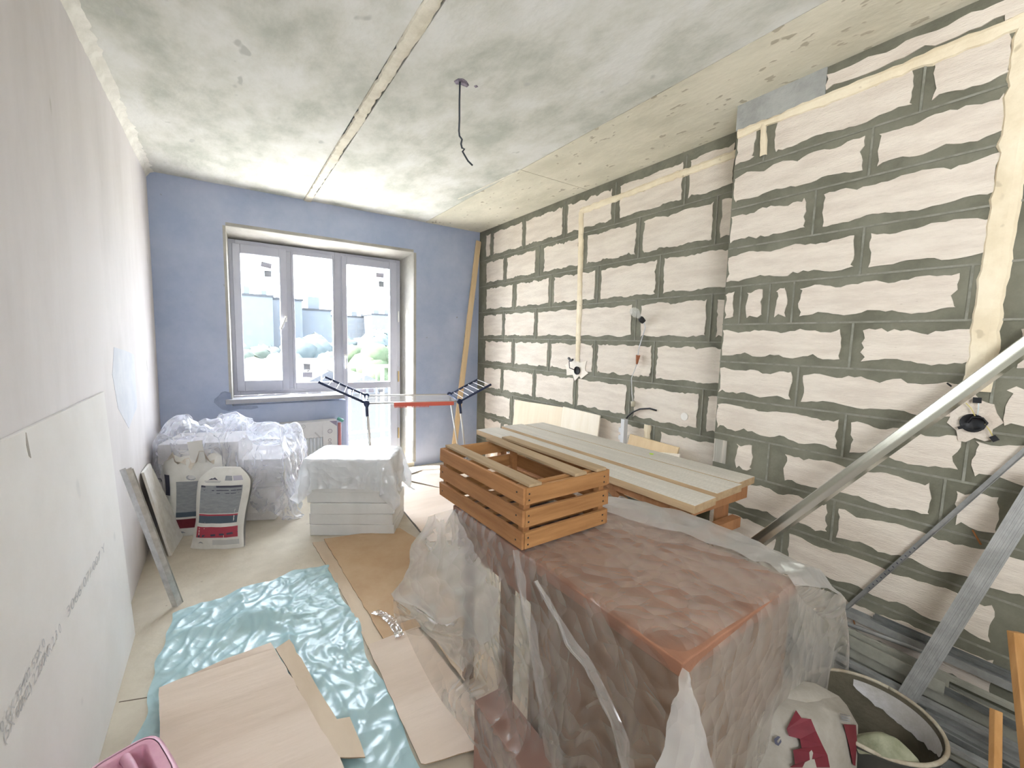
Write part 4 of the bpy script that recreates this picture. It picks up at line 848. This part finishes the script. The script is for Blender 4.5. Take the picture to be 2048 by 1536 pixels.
# ================================================================ FLOOR COVERINGS
FLr, FRr = onZ(345, 1228), onZ(655, 1122); NRr, NLr = onZ(842, 1536), onZ(272, 1482)
nb_, mb2 = 84, 110
A_, B_, C_, D_ = [np.array([p.x, p.y]) for p in (FLr, FRr, NRr, NLr)]
C_ = B_+(C_-B_)*1.25; D_ = A_+(D_-A_)*1.35
Pb = np.zeros((nb_, mb2, 3))
for i in range(nb_):
    for j in range(mb2):
        u, v = i/(nb_-1), j/(mb2-1); p = (A_*(1-u)+B_*u)*(1-v)+(D_*(1-u)+C_*u)*v
        nz = noise.noise(Vector((p[0]*3, p[1]*3, 0))); p = p+np.array([.03*noise.noise(Vector((v*7, u*2, 5)))*(1 if u > .9 or u < .1 else .3), .03*noise.noise(Vector((u*6, 2, 5)))])
        if v < .14 and u > .75: p = p+np.array([0, -.09*((u-.75)/.25)*(1-v/.14)*.6])
        Pb[i, j] = (p[0], p[1], .012)
def crumple(P, amp):
    n, m = P.shape[:2]; Q = P.copy()
    for i in range(n):
        for j in range(m):
            x, y = P[i, j, 0], P[i, j, 1]; e = min(i, n-1-i, j, m-1-j)/6.; e = min(1, .35+e)
            a = noise.noise(Vector((x*9+y*2, y*3, 1))); b = noise.noise(Vector((x*4, y*9, 2))); c = noise.noise(Vector((x*22, y*22, 3)))
            w1 = Vector((x*3, y*3, 8)); q = noise.noise(w1)*1.5
            r1 = 1-abs(noise.noise(Vector(((x+q*.1)*7, (y-x*.6)*11, 4))))*3.2; r2 = 1-abs(noise.noise(Vector(((x-y*.5)*8, (y+x)*5+q, 6))))*3.2
            h = .30*max(0, a)+.25*max(0, b)+.10*c+.55*max(0, r1)**2+.50*max(0, r2)**2
            Q[i, j, 2] = .004+amp*max(0, h)*e
    return Q
Pb = crumple(Pb, .020)
for i in range(nb_):
    for j in range(mb2):      # one big fold heap near the far side
        x, y = Pb[i, j, 0], Pb[i, j, 1]
        u, v = i/(nb_-1), j/(mb2-1)
        g1 = math.exp(-((v-.20-.10*u)/.035)**2)*math.exp(-((u-.45)/.28)**2); g2 = math.exp(-((v-.30+.22*(u-.3))/.025)**2)*math.exp(-((u-.5)/.22)**2)
        g3 = math.exp(-((u-.66+.1*v)/.03)**2)*math.exp(-((v-.42)/.13)**2)
        Pb[i, j, 2] += .035*g1+.03*g2+.022*g3
cloth_obj('blue_film', Pb, F_blue, 'pale turquoise plastic film lying wrinkled on the floor', 'plastic film')
BLUEX = lambda x, y: 0
def cardb(label, px, z=.004, m=m_card, th=.004, w_=.006, extend=None, seed=0, world=None):
    pts = world or [onZ(x, y, 0) for x, y in px]; pts = [Vector((p[0], p[1], 0)) for p in pts]; out = []
    R_ = random.Random(seed)
    for i, p in enumerate(pts):
        q = pts[(i+1) % len(pts)]; k = max(1, int((q-p).length/.05))
        for j in range(k):
            s_ = p.lerp(q, j/k); out.append(Vector((s_.x+(R_.uniform(-1, 1)*.003 if j else 0), s_.y+(R_.uniform(-1, 1)*.003 if j else 0), z+w_*noise.noise(Vector((s_.x*4, s_.y*4, seed))))))
    P2 = [Vector((p.x, p.y, 0)) for p in out]; tr = tessellate_polygon([P2]); n = len(out); V2 = [p+Vector((0, 0, th)) for p in out]
    mb_ = MB(); mb_.add(out+V2, [(t[2], t[1], t[0]) for t in tr]+[(n+t[0], n+t[1], n+t[2]) for t in tr]+[(i, (i+1) % n, n+(i+1) % n, n+i) for i in range(n)])
    import bmesh
    o = obj('cardboard_sheet', mb_, m, label=label, cat='cardboard', group='flattened cardboard sheets on the floor')
    o.data.materials.append(m_cardedge)
    for pidx in range(len(tr)*2, len(o.data.polygons)): o.data.polygons[pidx].material_index = 1
    return o
def ext(a, b, k): return Vector(a)+(Vector(b)-Vector(a))*k
q4 = lambda x, y: (150+x/2.1558, 1080+y/2.1558)
p1, p2, p3, p4 = onZ(*q4(365, 680)), onZ(*q4(845, 480)), onZ(*q4(1130, 983)), onZ(*q4(430, 983))
cardb('large cardboard sheet on the turquoise film, nearest the viewer', None, world=[p1, p2, ext(p2, p3, 1.3), ext(p1, Vector((p1.x+(p3.x-p2.x)*.6-.02, p1.y-.62, 0)), 1)], z=.044, m=m_card2, seed=1, w_=.012)
a1, a2 = onZ(*q4(880, 500)), onZ(*q4(930, 462))
cardb('narrow cardboard strip along the right edge of the nearest sheet', [q4(866, 500), q4(925, 460), q4(1055, 690), q4(1105, 770), q4(1130, 812), q4(1185, 800), q4(1252, 983), q4(1120, 983)], z=.036, m=m_card, seed=2, w_=.006)
cardb('long cardboard strip left of the brown sheet, beside the turquoise film', [(625, 1086), (662, 1083), (778, 1290), (737, 1300), (690, 1200)], z=.004, seed=3)
cardb('brown cardboard sheet running from the gypsum stack toward the desk', [(648, 1082), (800, 1060), (850, 1090), (925, 1245), (839, 1262), (768, 1285)], z=.012, seed=4, m=M('cardboard_brown', (.50, .34, .205), (.57, .41, .26), scale=3, bump=.15, bscale=26))
cardb('pale cardboard sheet in front of the desk with a whitish smear', [q4(1262, 470), q4(1478, 388), q4(1862, 892), q4(1510, 986), (842, 1536)], z=.014, seed=5, m=m_card2)
cardb('narrow folded cardboard edge right of the pale sheet', [q4(1480, 355), q4(1530, 330), q4(1885, 860), q4(1850, 885)], z=.026, seed=6, w_=.004)
cardb('cardboard sheet under the film left of the desk', [q4(1530, 330), q4(1640, 300), q4(1990, 800), q4(1900, 860)], z=.004, seed=7)
cardb('cardboard sheet behind the desk and right of the gypsum stack', [(790, 1005), (805, 965), (950, 985), (960, 1080), (860, 1085)], z=.004, seed=8, m=m_card2)
cardb('cardboard sheet near the balcony door beside the crate', [(806, 960), (812, 938), (905, 925), (915, 965), (880, 978)], z=.010, seed=9, m=M('cardboard_light', (.60, .52, .43), (.66, .59, .50), scale=3))
cardb('cardboard sheet under the bench', [(960, 980), (900, 960), (1000, 900), (1150, 960), (1100, 1010)], z=.012, seed=10, m=m_card2)
cardb('sun patch on the floor in front of the balcony door, made as a white sheet', [(790, 950), (825, 938), (845, 944), (806, 957)], z=.022, seed=11, m=m_white, w_=.002)  # sunlit floor patch by the door, laid as a thin white sheet
tape = thing('packing_tape', 'crinkled strip of clear packing tape on the brown cardboard', 'tape', onZ(780, 1240, .02))
tp_ = [onZ(*q4(x, y), .024) for x, y in ((1290, 310), (1330, 325), (1365, 350), (1390, 390), (1400, 420))]
rows = [[p+Vector((-.02, .0, .004*math.sin(i*2))), p+Vector((.022, .004, .003))] for i, p in enumerate(tp_)]
obj('tape_strip', MB().grid(rows), film('tape_film', (.72, .62, .48), .5, .9, bump=.6, bscale=30), tape)
ck_ = MB()
obj('floor_crack', MB().beam(onZ(238, 1404, .0005), onZ(300, 1394, .0005), .004, .001, side=(0, 1, 0)), M('crack', (.17, .13, .10)), floor)
# thin dark strip on the floor
obj('dark_strip', MB().beam(onZ(792, 1004, .018), onZ(852, 1078, .02), .008, .006, side=(1, 0, 0)), M('strip_dark', (.12, .10, .08)), label='thin dark strip lying on the cardboard right of the gypsum stack', cat='strip')
# ================================================================ PINK CANISTER
cz = .30; ctr = onZ(262, 1548, cz)
can = thing('pink_canister', 'dusty pink plastic jerrycan in the bottom left corner', 'canister', (ctr.x, ctr.y, 0))
ang = .35
def cn(x, y, z): return Vector((ctr.x+x*math.cos(ang)-y*math.sin(ang), ctr.y+x*math.sin(ang)+y*math.cos(ang), z))
hx, hy = .088, .125
def sring(z, s, k=28, e=4.5):
    out = []
    for j in range(k+1):
        t = 2*math.pi*j/k; c, s2 = math.cos(t), math.sin(t); out.append(cn(hx*s*math.copysign(abs(c)**(2/e), c), hy*s*math.copysign(abs(s2)**(2/e), s2), z))
    return out
obj('can_body', MB().grid([sring(.002, .9), sring(.012, 1), sring(.12, .99), sring(.25, 1), sring(.278, .985), sring(.292, .93), sring(.298, .84), sring(.298, .80)], flip=True), m_pink, can, smooth=True)
# top with two recesses and a handle bar
tg = []
for i in range(33):
    r_ = []
    for j in range(33):
        t = 2*math.pi*j/32; s_ = .82*i/32; c, s2 = math.cos(t), math.sin(t); x = hx*s_*math.copysign(abs(c)**(2/4.5), c); y = hy*s_*math.copysign(abs(s2)**(2/4.5), s2)
        d = 0
        rx = (abs(y-.015)-.034)/.03
        rec = max(0, 1-((y-.02)/.062)**4)*max(0, 1-((x+.0)/(.045))**4)
        d = -.05*min(1, rec*2.2) if rec > 0 else 0
        r_.append(cn(x, y, .298+d))
    tg.append(r_)
obj('can_top', MB().grid(tg), m_pink, can, smooth=True)
obj('recess_floor', MB().lathe([(.0, 0), (.038, 0)], cn(0, .02, .2495), 20, rx=1, ry=1.4), m_pinkd, can, label='dark pink hollow under the handle')
obj('handle', MB().tube([cn(.002, -.05, .285), cn(.003, -.03, .302), cn(.003, .02, .306), cn(.003, .065, .300), cn(.002, .085, .28)], [.010, .012, .0125, .012, .010], 10), m_pink, can, smooth=True)
for x, y in ((-.055, .085), (.052, .09)): obj('dimple', MB().lathe([(.0, 0), (.005, 0)], cn(x, y, .2965), 10), m_pinkd, can)
obj('cap', MB().tube([cn(0, -.085, .29), cn(0, -.085, .325)], .022, 14), m_white, can, smooth=False)
# ================================================================ TUB, BAG
TZ = .36; T1 = onZ(1645, 1331, TZ); T2 = onZ(1862, 1462, TZ); tc_ = Vector((1.575, .365, 0)); TR = .165
tub = thing('mixing_tub', 'round black mixing tub with dried plaster on its inner wall', 'tub', (tc_.x, tc_.y, 0))
tlt = Matrix.Rotation(0, 3, 'X')
obj('tub_shell', MB().lathe([(.0, .0), (TR*.74, .0), (TR*.80, .02), (TR*.96, TZ-.02), (TR*1.0, TZ-.012), (TR*1.03, TZ-.004), (TR*1.02, TZ), (TR*.98, TZ)], tc_, 48), m_tub, tub, smooth=True)
obj('tub_inside', MB().lathe([(TR*.985, TZ+.0005), (TR*.96, TZ-.01), (TR*.93, TZ-.05), (TR*.78, .03), (.0, .02)], tc_, 48), m_tubin, tub, smooth=True, label='brown dried residue inside the tub')
sm = []
for i in range(30):
    t = -1.35+1.9*i/29; wdt = .02+.05*math.sin(math.pi*i/29)**.7*(1+.3*noise.noise(Vector((i*.5, 0, 0))))
    sm.append([tc_+Vector((math.cos(t)*TR*((.955-.75*min(.04, .004+wdt*k/3)-.53*max(0, wdt*k/3-.036))-.008), math.sin(t)*TR*((.955-.75*min(.04, .004+wdt*k/3)-.53*max(0, wdt*k/3-.036))-.008), TZ-.014-wdt*k/3)) for k in range(4)])
obj('plaster_smear', MB().grid(sm), m_tubw, tub, smooth=True, label='whitish plaster smear below the rim')
obj('rim', MB().tube([tc_+Vector((math.cos(a)*TR*1.0, math.sin(a)*TR*1.0, TZ)) for a in [2*math.pi*k/48 for k in range(49)]], .0055, 8), M('rim_plaster', (.26, .21, .15), (.42, .38, .30), scale=14, rough=.7), tub, smooth=True)
wpt = MB(); cc2 = onZ(1770, 1500, TZ-.01)
rg = []
for i in range(15):
    u = i/14; r_ = []
    for j in range(11):
        v = -1+j/5; x = -.085+.155*u; h = .045*math.sin(math.pi*min(1, u*1.02))**.8*(1-.35*v*v)+.006*noise.noise(Vector((u*5, v*3, 2))); r_.append(Vector((cc2.x+x*.55-v*.035*(.3+.7*math.sin(math.pi*u)), cc2.y-x*.75-v*.02-.005, TZ-.005+h-.02*abs(v))))
    rg.append(r_)
obj('stiff_rag', MB().grid(rg), m_olive, label='stiff olive plastered rag hanging on the near tub rim', cat='rag', smooth=True, sub=1)
# red and white paper sack in front of the tub
def rdb(px, py, k): r = ray(px, py); return Vector((0, 0, CH))+r*k
# vertical crumpled sack: sheet through ray points at given depth
sackpts = [[(1545, 1395, 1.22), (1592, 1392, 1.24), (1650, 1404, 1.22), (1700, 1432, 1.20), (1716, 1450, 1.22)],
           [(1500, 1430, 1.19), (1570, 1420, 1.17), (1640, 1425, 1.16), (1695, 1450, 1.17), (1716, 1480, 1.20)],
           [(1470, 1485, 1.18), (1545, 1470, 1.14), (1625, 1470, 1.12), (1685, 1490, 1.14), (1714, 1525, 1.18)],
           [(1440, 1545, 1.17), (1530, 1550, 1.12), (1620, 1550, 1.09), (1680, 1560, 1.12), (1712, 1590, 1.16)]]
base_pts = [[rdb(*q) for q in row] for row in sackpts]
low = [Vector((p.x*.98+.0, p.y*.98, .003)) for p in base_pts[-1]]
rows5 = base_pts+[[a.lerp(b, .5) for a, b in zip(base_pts[-1], low)], low]
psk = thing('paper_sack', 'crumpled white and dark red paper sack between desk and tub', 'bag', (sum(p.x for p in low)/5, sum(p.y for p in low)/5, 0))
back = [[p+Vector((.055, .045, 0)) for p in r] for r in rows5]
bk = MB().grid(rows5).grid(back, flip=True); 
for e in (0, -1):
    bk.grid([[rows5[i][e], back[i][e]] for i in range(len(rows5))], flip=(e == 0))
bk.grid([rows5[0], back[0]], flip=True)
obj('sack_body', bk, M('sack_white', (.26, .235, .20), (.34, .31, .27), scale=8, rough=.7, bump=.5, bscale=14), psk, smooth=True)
def onsack(px, py, k): return rdb(px, py, k-.012)
def bil(px, py):
    best = None
    for i in range(len(rows5)-1):
        for j in range(4):
            for tri in ((rows5[i][j], rows5[i+1][j], rows5[i+1][j+1]), (rows5[i][j], rows5[i+1][j+1], rows5[i][j+1])):
                from mathutils.geometry import intersect_ray_tri
                h = intersect_ray_tri(*tri, ray(px, py), Vector((0, 0, CH)))
                if h: return h-ray(px, py)*.012
    return rdb(px, py, 1.1)
def redp(pts, mat, nm='printed_panel'):
    P = [bil(x, y) for x, y in pts]; mb_ = MB(); mb_.add(P, [tuple(t) for t in tessellate_polygon([[Vector((x, y, 0)) for x, y in pts]])]); obj(nm, mb_, mat, psk)
redp([(1592, 1420), (1603, 1436), (1622, 1438), (1632, 1462), (1645, 1490), (1655, 1510), (1660, 1535), (1578, 1535), (1590, 1528), (1586, 1500), (1603, 1496), (1600, 1478), (1578, 1472), (1573, 1458)], m_maroonp)
redp([(1687, 1448), (1712, 1450), (1714, 1480), (1711, 1532), (1706, 1530), (1698, 1490)], m_maroonp)
for k in range(4): redp([(1680+k, 1427+k*4), (1700, 1431+k*4), (1700, 1432.5+k*4), (1680+k, 1428.5+k*4)], m_grey1, 'printed_line')
for (pa) in ([(1548, 1478), (1556, 1472), (1561, 1474), (1554, 1482), (1556, 1487), (1562, 1478), (1563, 1484), (1557, 1492), (1550, 1488)],): redp(pa, m_dgrey, 'printed_lettering')
# ================================================================ LEANING PROFILES, RIGHT
s1a, s1b = onX(1520, 1085, 1.90), onX(2048, 700, 2.22); d1_ = (s1b-s1a).normalized()
bt = s1a-d1_*(s1a.z/d1_.z)
te = s1b+d1_*.12
s1 = thing('metal_profile', 'bright deep galvanised track crossing in front of the pier', 'metal profile', (bt.x, bt.y, 0), 'leaning galvanised profiles')
tcv = (Vector((0, 0, CH))-(bt+te)/2); tcv = (tcv+Vector((0, .3, .9))).normalized(); obj('channel', MB().sweep(cprof(.046, .034, .0025), bt+d1_*.02, te, tcv.cross(d1_)), m_track, s1)
s2a, s2b = onX(1675, 1232, PW-.03), onX(2048, 903, PW-.02); d2_ = (s2b-s2a).normalized(); bt2 = s2a-d2_*((s2a.z-.15)/d2_.z)
s2 = thing('metal_profile', 'thin flat galvanised strip with dotted print leaning on the pier', 'metal profile', (bt2.x, bt2.y, .15), 'leaning galvanised profiles')
obj('channel', MB().sweep(cprof(.017, .010, .0015), bt2, s2b+d2_*.20, Vector((0, .8, .6))), m_zinc2, s2)
prn = (s2b-s2a); sdv = Vector((-1, 0, 0))
for k in range(12):
    c = s2a.lerp(s2b, .22+k*.024)+Vector((-.016, 0, 0)); obj('printed_mark', MB().beam(c, c+d2_*.004, .006, .001, side=d2_.cross(sdv)), m_dgrey, s2)
s3a, s3b = onX(1816, 1388, 2.06), onX(2048, 1015, 2.17); d3_ = (s3b-s3a).normalized(); bt3 = s3a-d3_*((s3a.z-.02)/d3_.z)
s3 = thing('metal_profile', 'bundle of two wide ribbed galvanised profiles leaning at the right edge', 'metal profile', (bt3.x, bt3.y, .02), 'leaning galvanised profiles')
ribbed = [(-.030, 0), (-.021, 0), (-.020, .004), (-.014, .004), (-.013, 0), (-.006, 0), (-.004, .004), (.004, .004), (.006, 0), (.013, 0), (.014, .004), (.020, .004), (.021, 0), (.030, 0), (.030, .030), (.028, .030), (.028, .002), (-.028, .002), (-.028, .030), (-.030, .030)]
tc3 = Vector((0, 0, CH))-(s3a+s3b)/2; sdd = -tc3.cross(d3_).normalized(); nn3 = d3_.cross(sdd); ribbed = [(x*.55, y*.7) for x, y in ribbed]
obj('ribbed_channel', MB().sweep(ribbed, bt3-sdd*.008, s3b+d3_*.12-sdd*.008, sdd), m_zinc2, s3)
obj('ribbed_channel', MB().sweep(ribbed, bt3+sdd*.013+nn3*.012, s3b+d3_*.10+sdd*.013+nn3*.012, sdd), m_zinc2, s3)
# profiles lying along the pier
G = 'galvanised profiles lying along the foot of the pier'
lie = [  # x, z, y0, y1, dx, width, height, mat, label
 (2.265, .235, -.25, .70, 0, .045, .03, m_zinc, 'top profile against the pier, nearest the blocks'),
 (2.255, .150, -.45, 1.05, 0, .05, .05, m_zinc2, 'wide profile against the pier below the top one'),
 (2.19, .135, .30, 1.10, -.01, .06, .05, m_zinc, 'pale profile ending short in the pile beside the pier'),
 (2.20, .085, -.5, 1.15, 0, .05, .05, m_zinc2, 'profile one row out from the pier'),
 (2.13, .10, .34, 1.05, .02, .055, .035, m_zinc, 'short bright profile on top of the pile'),
 (2.135, .055, -.5, 1.2, .01, .05, .03, m_zinc2, 'ribbed profile in the middle of the pile'),
 (2.08, .055, -.3, 1.0, .015, .045, .03, m_zinc, 'narrow bright profile in the middle of the pile'),
 (2.02, .030, -.4, 1.2, .03, .05, .03, m_zinc2, 'low profile in the outer half of the pile'),
 (2.25, .003, -.5, 1.2, 0, .075, .08, m_zinc2, 'lowest deep profile against the pier'),
 (2.14, .003, -.5, 1.2, 0, .075, .045, m_zinc2, 'lowest profile in the middle of the pile'),
 (2.06, .003, -.4, 1.15, .0, .06, .045, m_zinc2, 'lowest profile in the outer half of the pile'),
 (1.98, .003, -.3, 1.1, .04, .05, .025, m_zinc, 'outermost profile of the pile on the floor'),
 (1.90, .003, .0, .95, .06, .045, .025, m_zinc2, 'stray profile on the floor beside the tub')]
def ribtop(w_, h): 
    p_ = [(-w_/2, -h), (-w_/2, 0)]
    n_ = 5
    for q in range(n_): a = -w_/2+w_*(q+.25)/n_; b = -w_/2+w_*(q+.75)/n_; p_ += [(a, 0), (a+.001, -.004), (b-.001, -.004), (b, 0)]
    p_ += [(w_/2, 0), (w_/2, -h), (w_/2-.003, -h), (w_/2-.003, -.007), (-w_/2+.003, -.007), (-w_/2+.003, -h)]
    return p_
zm_ = [m_zinc2, m_zinc3, m_zinc4, m_zinc3]
for q, (x, z, ya, yb, dx, w2, h2, m, lab) in enumerate(lie):
    t = thing('floor_profile', lab, 'metal profile', (x, (ya+yb)/2, z), G)
    mb = MB().sweep(cprof(w2, h2, .003), Vector((x-dx, yb, z)), Vector((x+dx, ya, z)), (-1, 0, 0)) if q % 3 == 1 else MB().sweep(ribtop(w2, h2), Vector((x-dx, yb, z+h2)), Vector((x+dx, ya, z+h2)), (-1, 0, 0))
    obj('channel', mb, zm_[(q*7+q//3) % 4], t)
more = [(2.27, .30, -.2, .55, 0, .022, .018), (2.225, .215, -.3, .80, .01, .026, .014), (2.165, .19, -.3, .78, -.02, .024, .016), (2.10, .15, -.2, .86, .02, .028, .016), (2.05, .105, -.3, .92, .01, .026, .018), (2.00, .075, -.3, .98, .03, .028, .014), (1.945, .035, -.2, 1.0, .05, .026, .014), (1.99, .11, -.2, .60, .04, .03, .016)]
ml = ['thin strip highest against the pier wall', 'thin strip lying over the wide wall side profile', 'thin strip crossing the short pale profile', 'slim track over the middle of the pile', 'slim dark track beside the middle profiles', 'slim track over the outer profiles', 'slim track near the floor at the outer side', 'short slim track on top of the outer profiles']
for q, (x, z, ya, yb, dx, w2, h2) in enumerate(more):
    t = thing('floor_profile', ml[q], 'metal profile', (x, (ya+yb)/2, z), G)
    obj('channel', MB().sweep(cprof(w2, h2, .0025), Vector((x-dx, yb, z+h2*.0)), Vector((x+dx, ya, z)), (1, 0, 0)), zm_[(q*5+1) % 4], t)
ro = obj('metal_rod', MB().tube([(2.20, 1.10, .20), (2.26, .2, .28), (2.262, -.3, .285)], .009, 8), m_zinc2, label='thin round rod lying on the profiles along the pier', cat='rod', smooth=True)
# stiff brown twigs of wire
for px, py, l_, lab in ((1945, 1060, .05, 'orange wire end poking from the pier joint'), (1702, 1225, .05, 'short orange wire end above the profile pile')):
    a = onX(px, py, PW); obj('wire_end', MB().tube([a, a+Vector((-.035, -.03, -.035))], .003, 6), M('orange_wire', (.35, .14, .05)), label=lab, cat='wire', smooth=True)
# timber offcuts in the bottom right corner
w1 = onX(2022, 1262, 2.02)
def stick(label, P, Q, w2, t2): obj('timber_offcut', MB().beam(P, Q, w2, t2, side=(.8, -.6, 0)), m_orange, label=label, cat='timber', bevel=.002)
ta, tb4 = onX(2032, 1264, 2.02), onX(2060, 1536, 1.93); stick('tall orange timber offcut at the right edge of the view', ta+(tb4-ta)*1.9, ta, .035, .022)
ta, tb4 = onX(1992, 1420, 1.88), onX(1990, 1560, 1.80); stick('shorter split orange offcut beside the tall one', ta+(tb4-ta)*2.2, ta, .022, .018)
bk_ = thing('dark_bucket', 'dark container holding the timber offcuts in the bottom right corner', 'container', (1.93, .05, 0))
bcx, bcy, bh_ = 1.90, .065, .12
obj('container_wall', MB().lathe([(.0, .0), (.085, .0), (.10, bh_), (.106, bh_), (.100, bh_-.004), (.082, .006), (.0, .006)], (bcx, bcy, 0), 28), m_tub, bk_, smooth=True)
obj('container_rim', MB().tube([Vector((bcx+math.cos(a)*.104, bcy+math.sin(a)*.104, bh_)) for a in [2*math.pi*k/32 for k in range(33)]], .005, 8), m_black, bk_, smooth=True)
# ================================================================ WALL FITTINGS
hp = onX(1157, 741, RW)
jb = thing('junction_box', 'round black junction hole with taped wire ends in the block wall', 'junction box', (RW-.012, hp.y, hp.z))
obj('box_cup', MB().lathe([(.0, 0), (.034, 0), (.036, .012), (.031, .012), (.028, .004), (.0, .004)], (RW-.010, hp.y, hp.z), 20, tilt=Matrix.Rotation(-math.pi/2, 3, 'Y')), m_black, jb, smooth=True)
obj('cable', MB().tube([(RW-.02, hp.y+.01, hp.z), (RW-.06, hp.y+.05, hp.z+.02), (RW-.05, hp.y+.07, hp.z+.075), (RW-.04, hp.y+.065, hp.z+.09)], .004, 6), m_black, jb, smooth=True)
obj('wire_tape', MB().beam((RW-.04, hp.y+.065, hp.z+.085), (RW-.035, hp.y+.095, hp.z+.105), .018, .014), m_black, jb); obj('wire_tape', MB().beam((RW-.045, hp.y+.06, hp.z+.08), (RW-.045, hp.y+.03, hp.z+.095), .018, .014), m_black, jb)
# bulb on cord
bp_ = onX(1282, 638, RW-.05)
bl = thing('light_bulb', 'clear unlit bulb in a black socket wired to the block wall', 'light bulb', bp_)
ax = (onX(1271, 626, RW-.09)-bp_).normalized()
Rb = Vector((0, 0, 1)).rotation_difference(ax).to_matrix()
obj('socket', MB().lathe([(.0, -.03), (.018, -.03), (.021, 0), (.017, .012), (.0, .012)], bp_, 16, tilt=Rb), m_black, bl, smooth=True)
gb = bpy.data.materials.new('bulb_glass'); gb.use_nodes = True; n2 = gb.node_tree.nodes; bb_ = n2['Principled BSDF']; bb_.inputs['Alpha'].default_value = .28; bb_.inputs['Roughness'].default_value = .05; bb_.inputs['Base Color'].default_value = (.9, .9, .85, 1)
obj('bulb_glass', MB().lathe([(.012, .01), (.016, .025), (.030, .05), (.033, .07), (.028, .09), (.015, .102), (.0, .105)], bp_, 20, tilt=Rb), gb, bl, smooth=True)
cn1 = onX(1276, 716, RW-.03); cn2 = onX(1266, 806, RW-.02); cn0 = bp_-ax*.03
obj('cord', MB().tube([cn0, cn0+Vector((.02, 0, -.04)), cn1+Vector((0, 0, .06)), cn1], .0035, 6), m_white, bl, smooth=True)
obj('wire_connector', MB().tube([cn1+Vector((0, 0, .02)), cn1+Vector((0, .004, -.01)), cn1+Vector((0, .008, -.045))], [.017, .012, .007], 10), M('rust_cap', (.36, .13, .06), rough=.5), bl, smooth=True)
obj('cord', MB().tube([cn1+Vector((0, .008, -.045)), cn1.lerp(cn2, .45)+Vector((0, .04, 0)), cn1.lerp(cn2, .8)+Vector((0, .02, 0)), cn2], .003, 6), m_white, bl, smooth=True)
obj('plug', MB().tube([cn2+Vector((0, 0, .012)), cn2+Vector((0, 0, -.028))], [.018, .014], 10), M('beige_plug', (.55, .50, .38), rough=.5), bl, smooth=True)
cb = [onX(x, y, RW-.02) for x, y in ((1313, 821), (1300, 817), (1280, 818), (1266, 824), (1256, 832), (1252, 838))]
obj('black_cable', MB().tube(cb, .006, 7), m_black, label='short black cable end curling from the lower chase', cat='cable', smooth=True)
wpg = onX(1369, 833, RW-.006)
obj('round_plug', MB().lathe([(.0, .0), (.026, .0), (.026, .004), (.0, .006)], wpg, 18, tilt=Matrix.Rotation(-math.pi/2, 3, 'Y')), M('white_filler', (.80, .76, .70)), label='round white filler disc on the block wall', cat='disc')
# wiring box on the pier
jb2 = thing('wiring_box', 'black recessed wiring box with taped wires on the pier', 'junction box', (PW-.014, Pc.y, Pc.z))
obj('box_cup', MB().lathe([(.0, 0), (.030, 0), (.034, .014), (.029, .014), (.026, .004), (.0, .004)], (PW-.011, Pc.y, Pc.z), 24, tilt=Matrix.Rotation(-math.pi/2, 3, 'Y')), m_black, jb2, smooth=True)
def pier(px, py, off=.03): return onX(px, py, PW-off)
for path, mt in (([(1955, 830), (1957, 815), (1957, 805)], 'wire_white'), ([(1950, 832), (1942, 816), (1932, 806)], 'wire_yellow'), ([(1970, 848), (1980, 862), (1985, 872)], 'wire_yellow')):
    obj('wire', MB().tube([pier(*q) for q in path], .0018, 6), M(mt, (.6, .66, .66) if mt == 'wire_white' else (.6, .5, .2)), jb2, smooth=True)
obj('wire', MB().tube([pier(x, y) for x, y in ((1935, 858), (1950, 862), (1966, 858), (1975, 846), (1966, 836), (1945, 834), (1936, 846))], .003, 6), m_black, jb2, smooth=True)
for pa, pb, w2 in (((1954, 806), (1955, 795), .022), ((1916, 856), (1932, 853), .010), ((1984, 872), (1993, 882), .018)):
    obj('wire_tape', MB().beam(pier(*pa), pier(*pb), w2, .005, side=(0, 1, 0) if w2 > .015 else (0, 0, 1)), m_black, jb2)
obj('wire', MB().tube([pier(1894, 766), pier(1903, 773)], .003, 6), m_black, jb2)
# ceiling cable
hc = onZ(920, 163, HC)
cc3 = thing('ceiling_cable', 'thin dark cable hanging from a rough hole in the ceiling', 'cable', (hc.x, hc.y, HC-.02))
pth = [(920, 160), (919, 200), (919, 240), (918, 262), (919, 272), (924, 279), (922, 288), (924, 296), (929, 298), (925, 303), (930, 312), (936, 322), (945, 331)]
obj('cable', MB().tube([onY(x, y, hc.y-(0 if i < 4 else .02*math.sin(i))) for i, (x, y) in enumerate(pth)], .0045, 7), M('cable_grey', (.045, .055, .065), rough=.5), cc3, smooth=True)
pts = [onZ(x, y, HC-.0005) for x, y in ((908, 162), (916, 157), (926, 157), (933, 162), (938, 170), (934, 174), (922, 169), (912, 168))]
obj('hole_edge', MB().prism(pts, (0, 0, -.002)), M('hole_dark', (.11, .09, .12), (.35, .30, .36), scale=40), ceil, label='broken dark hole around the ceiling cable')
obj('chip', MB().prism([onZ(x, y, HC-.0005) for x, y in ((948, 172), (953, 170), (956, 173), (951, 175))], (0, 0, -.002)), MATS['hole_dark'], ceil)
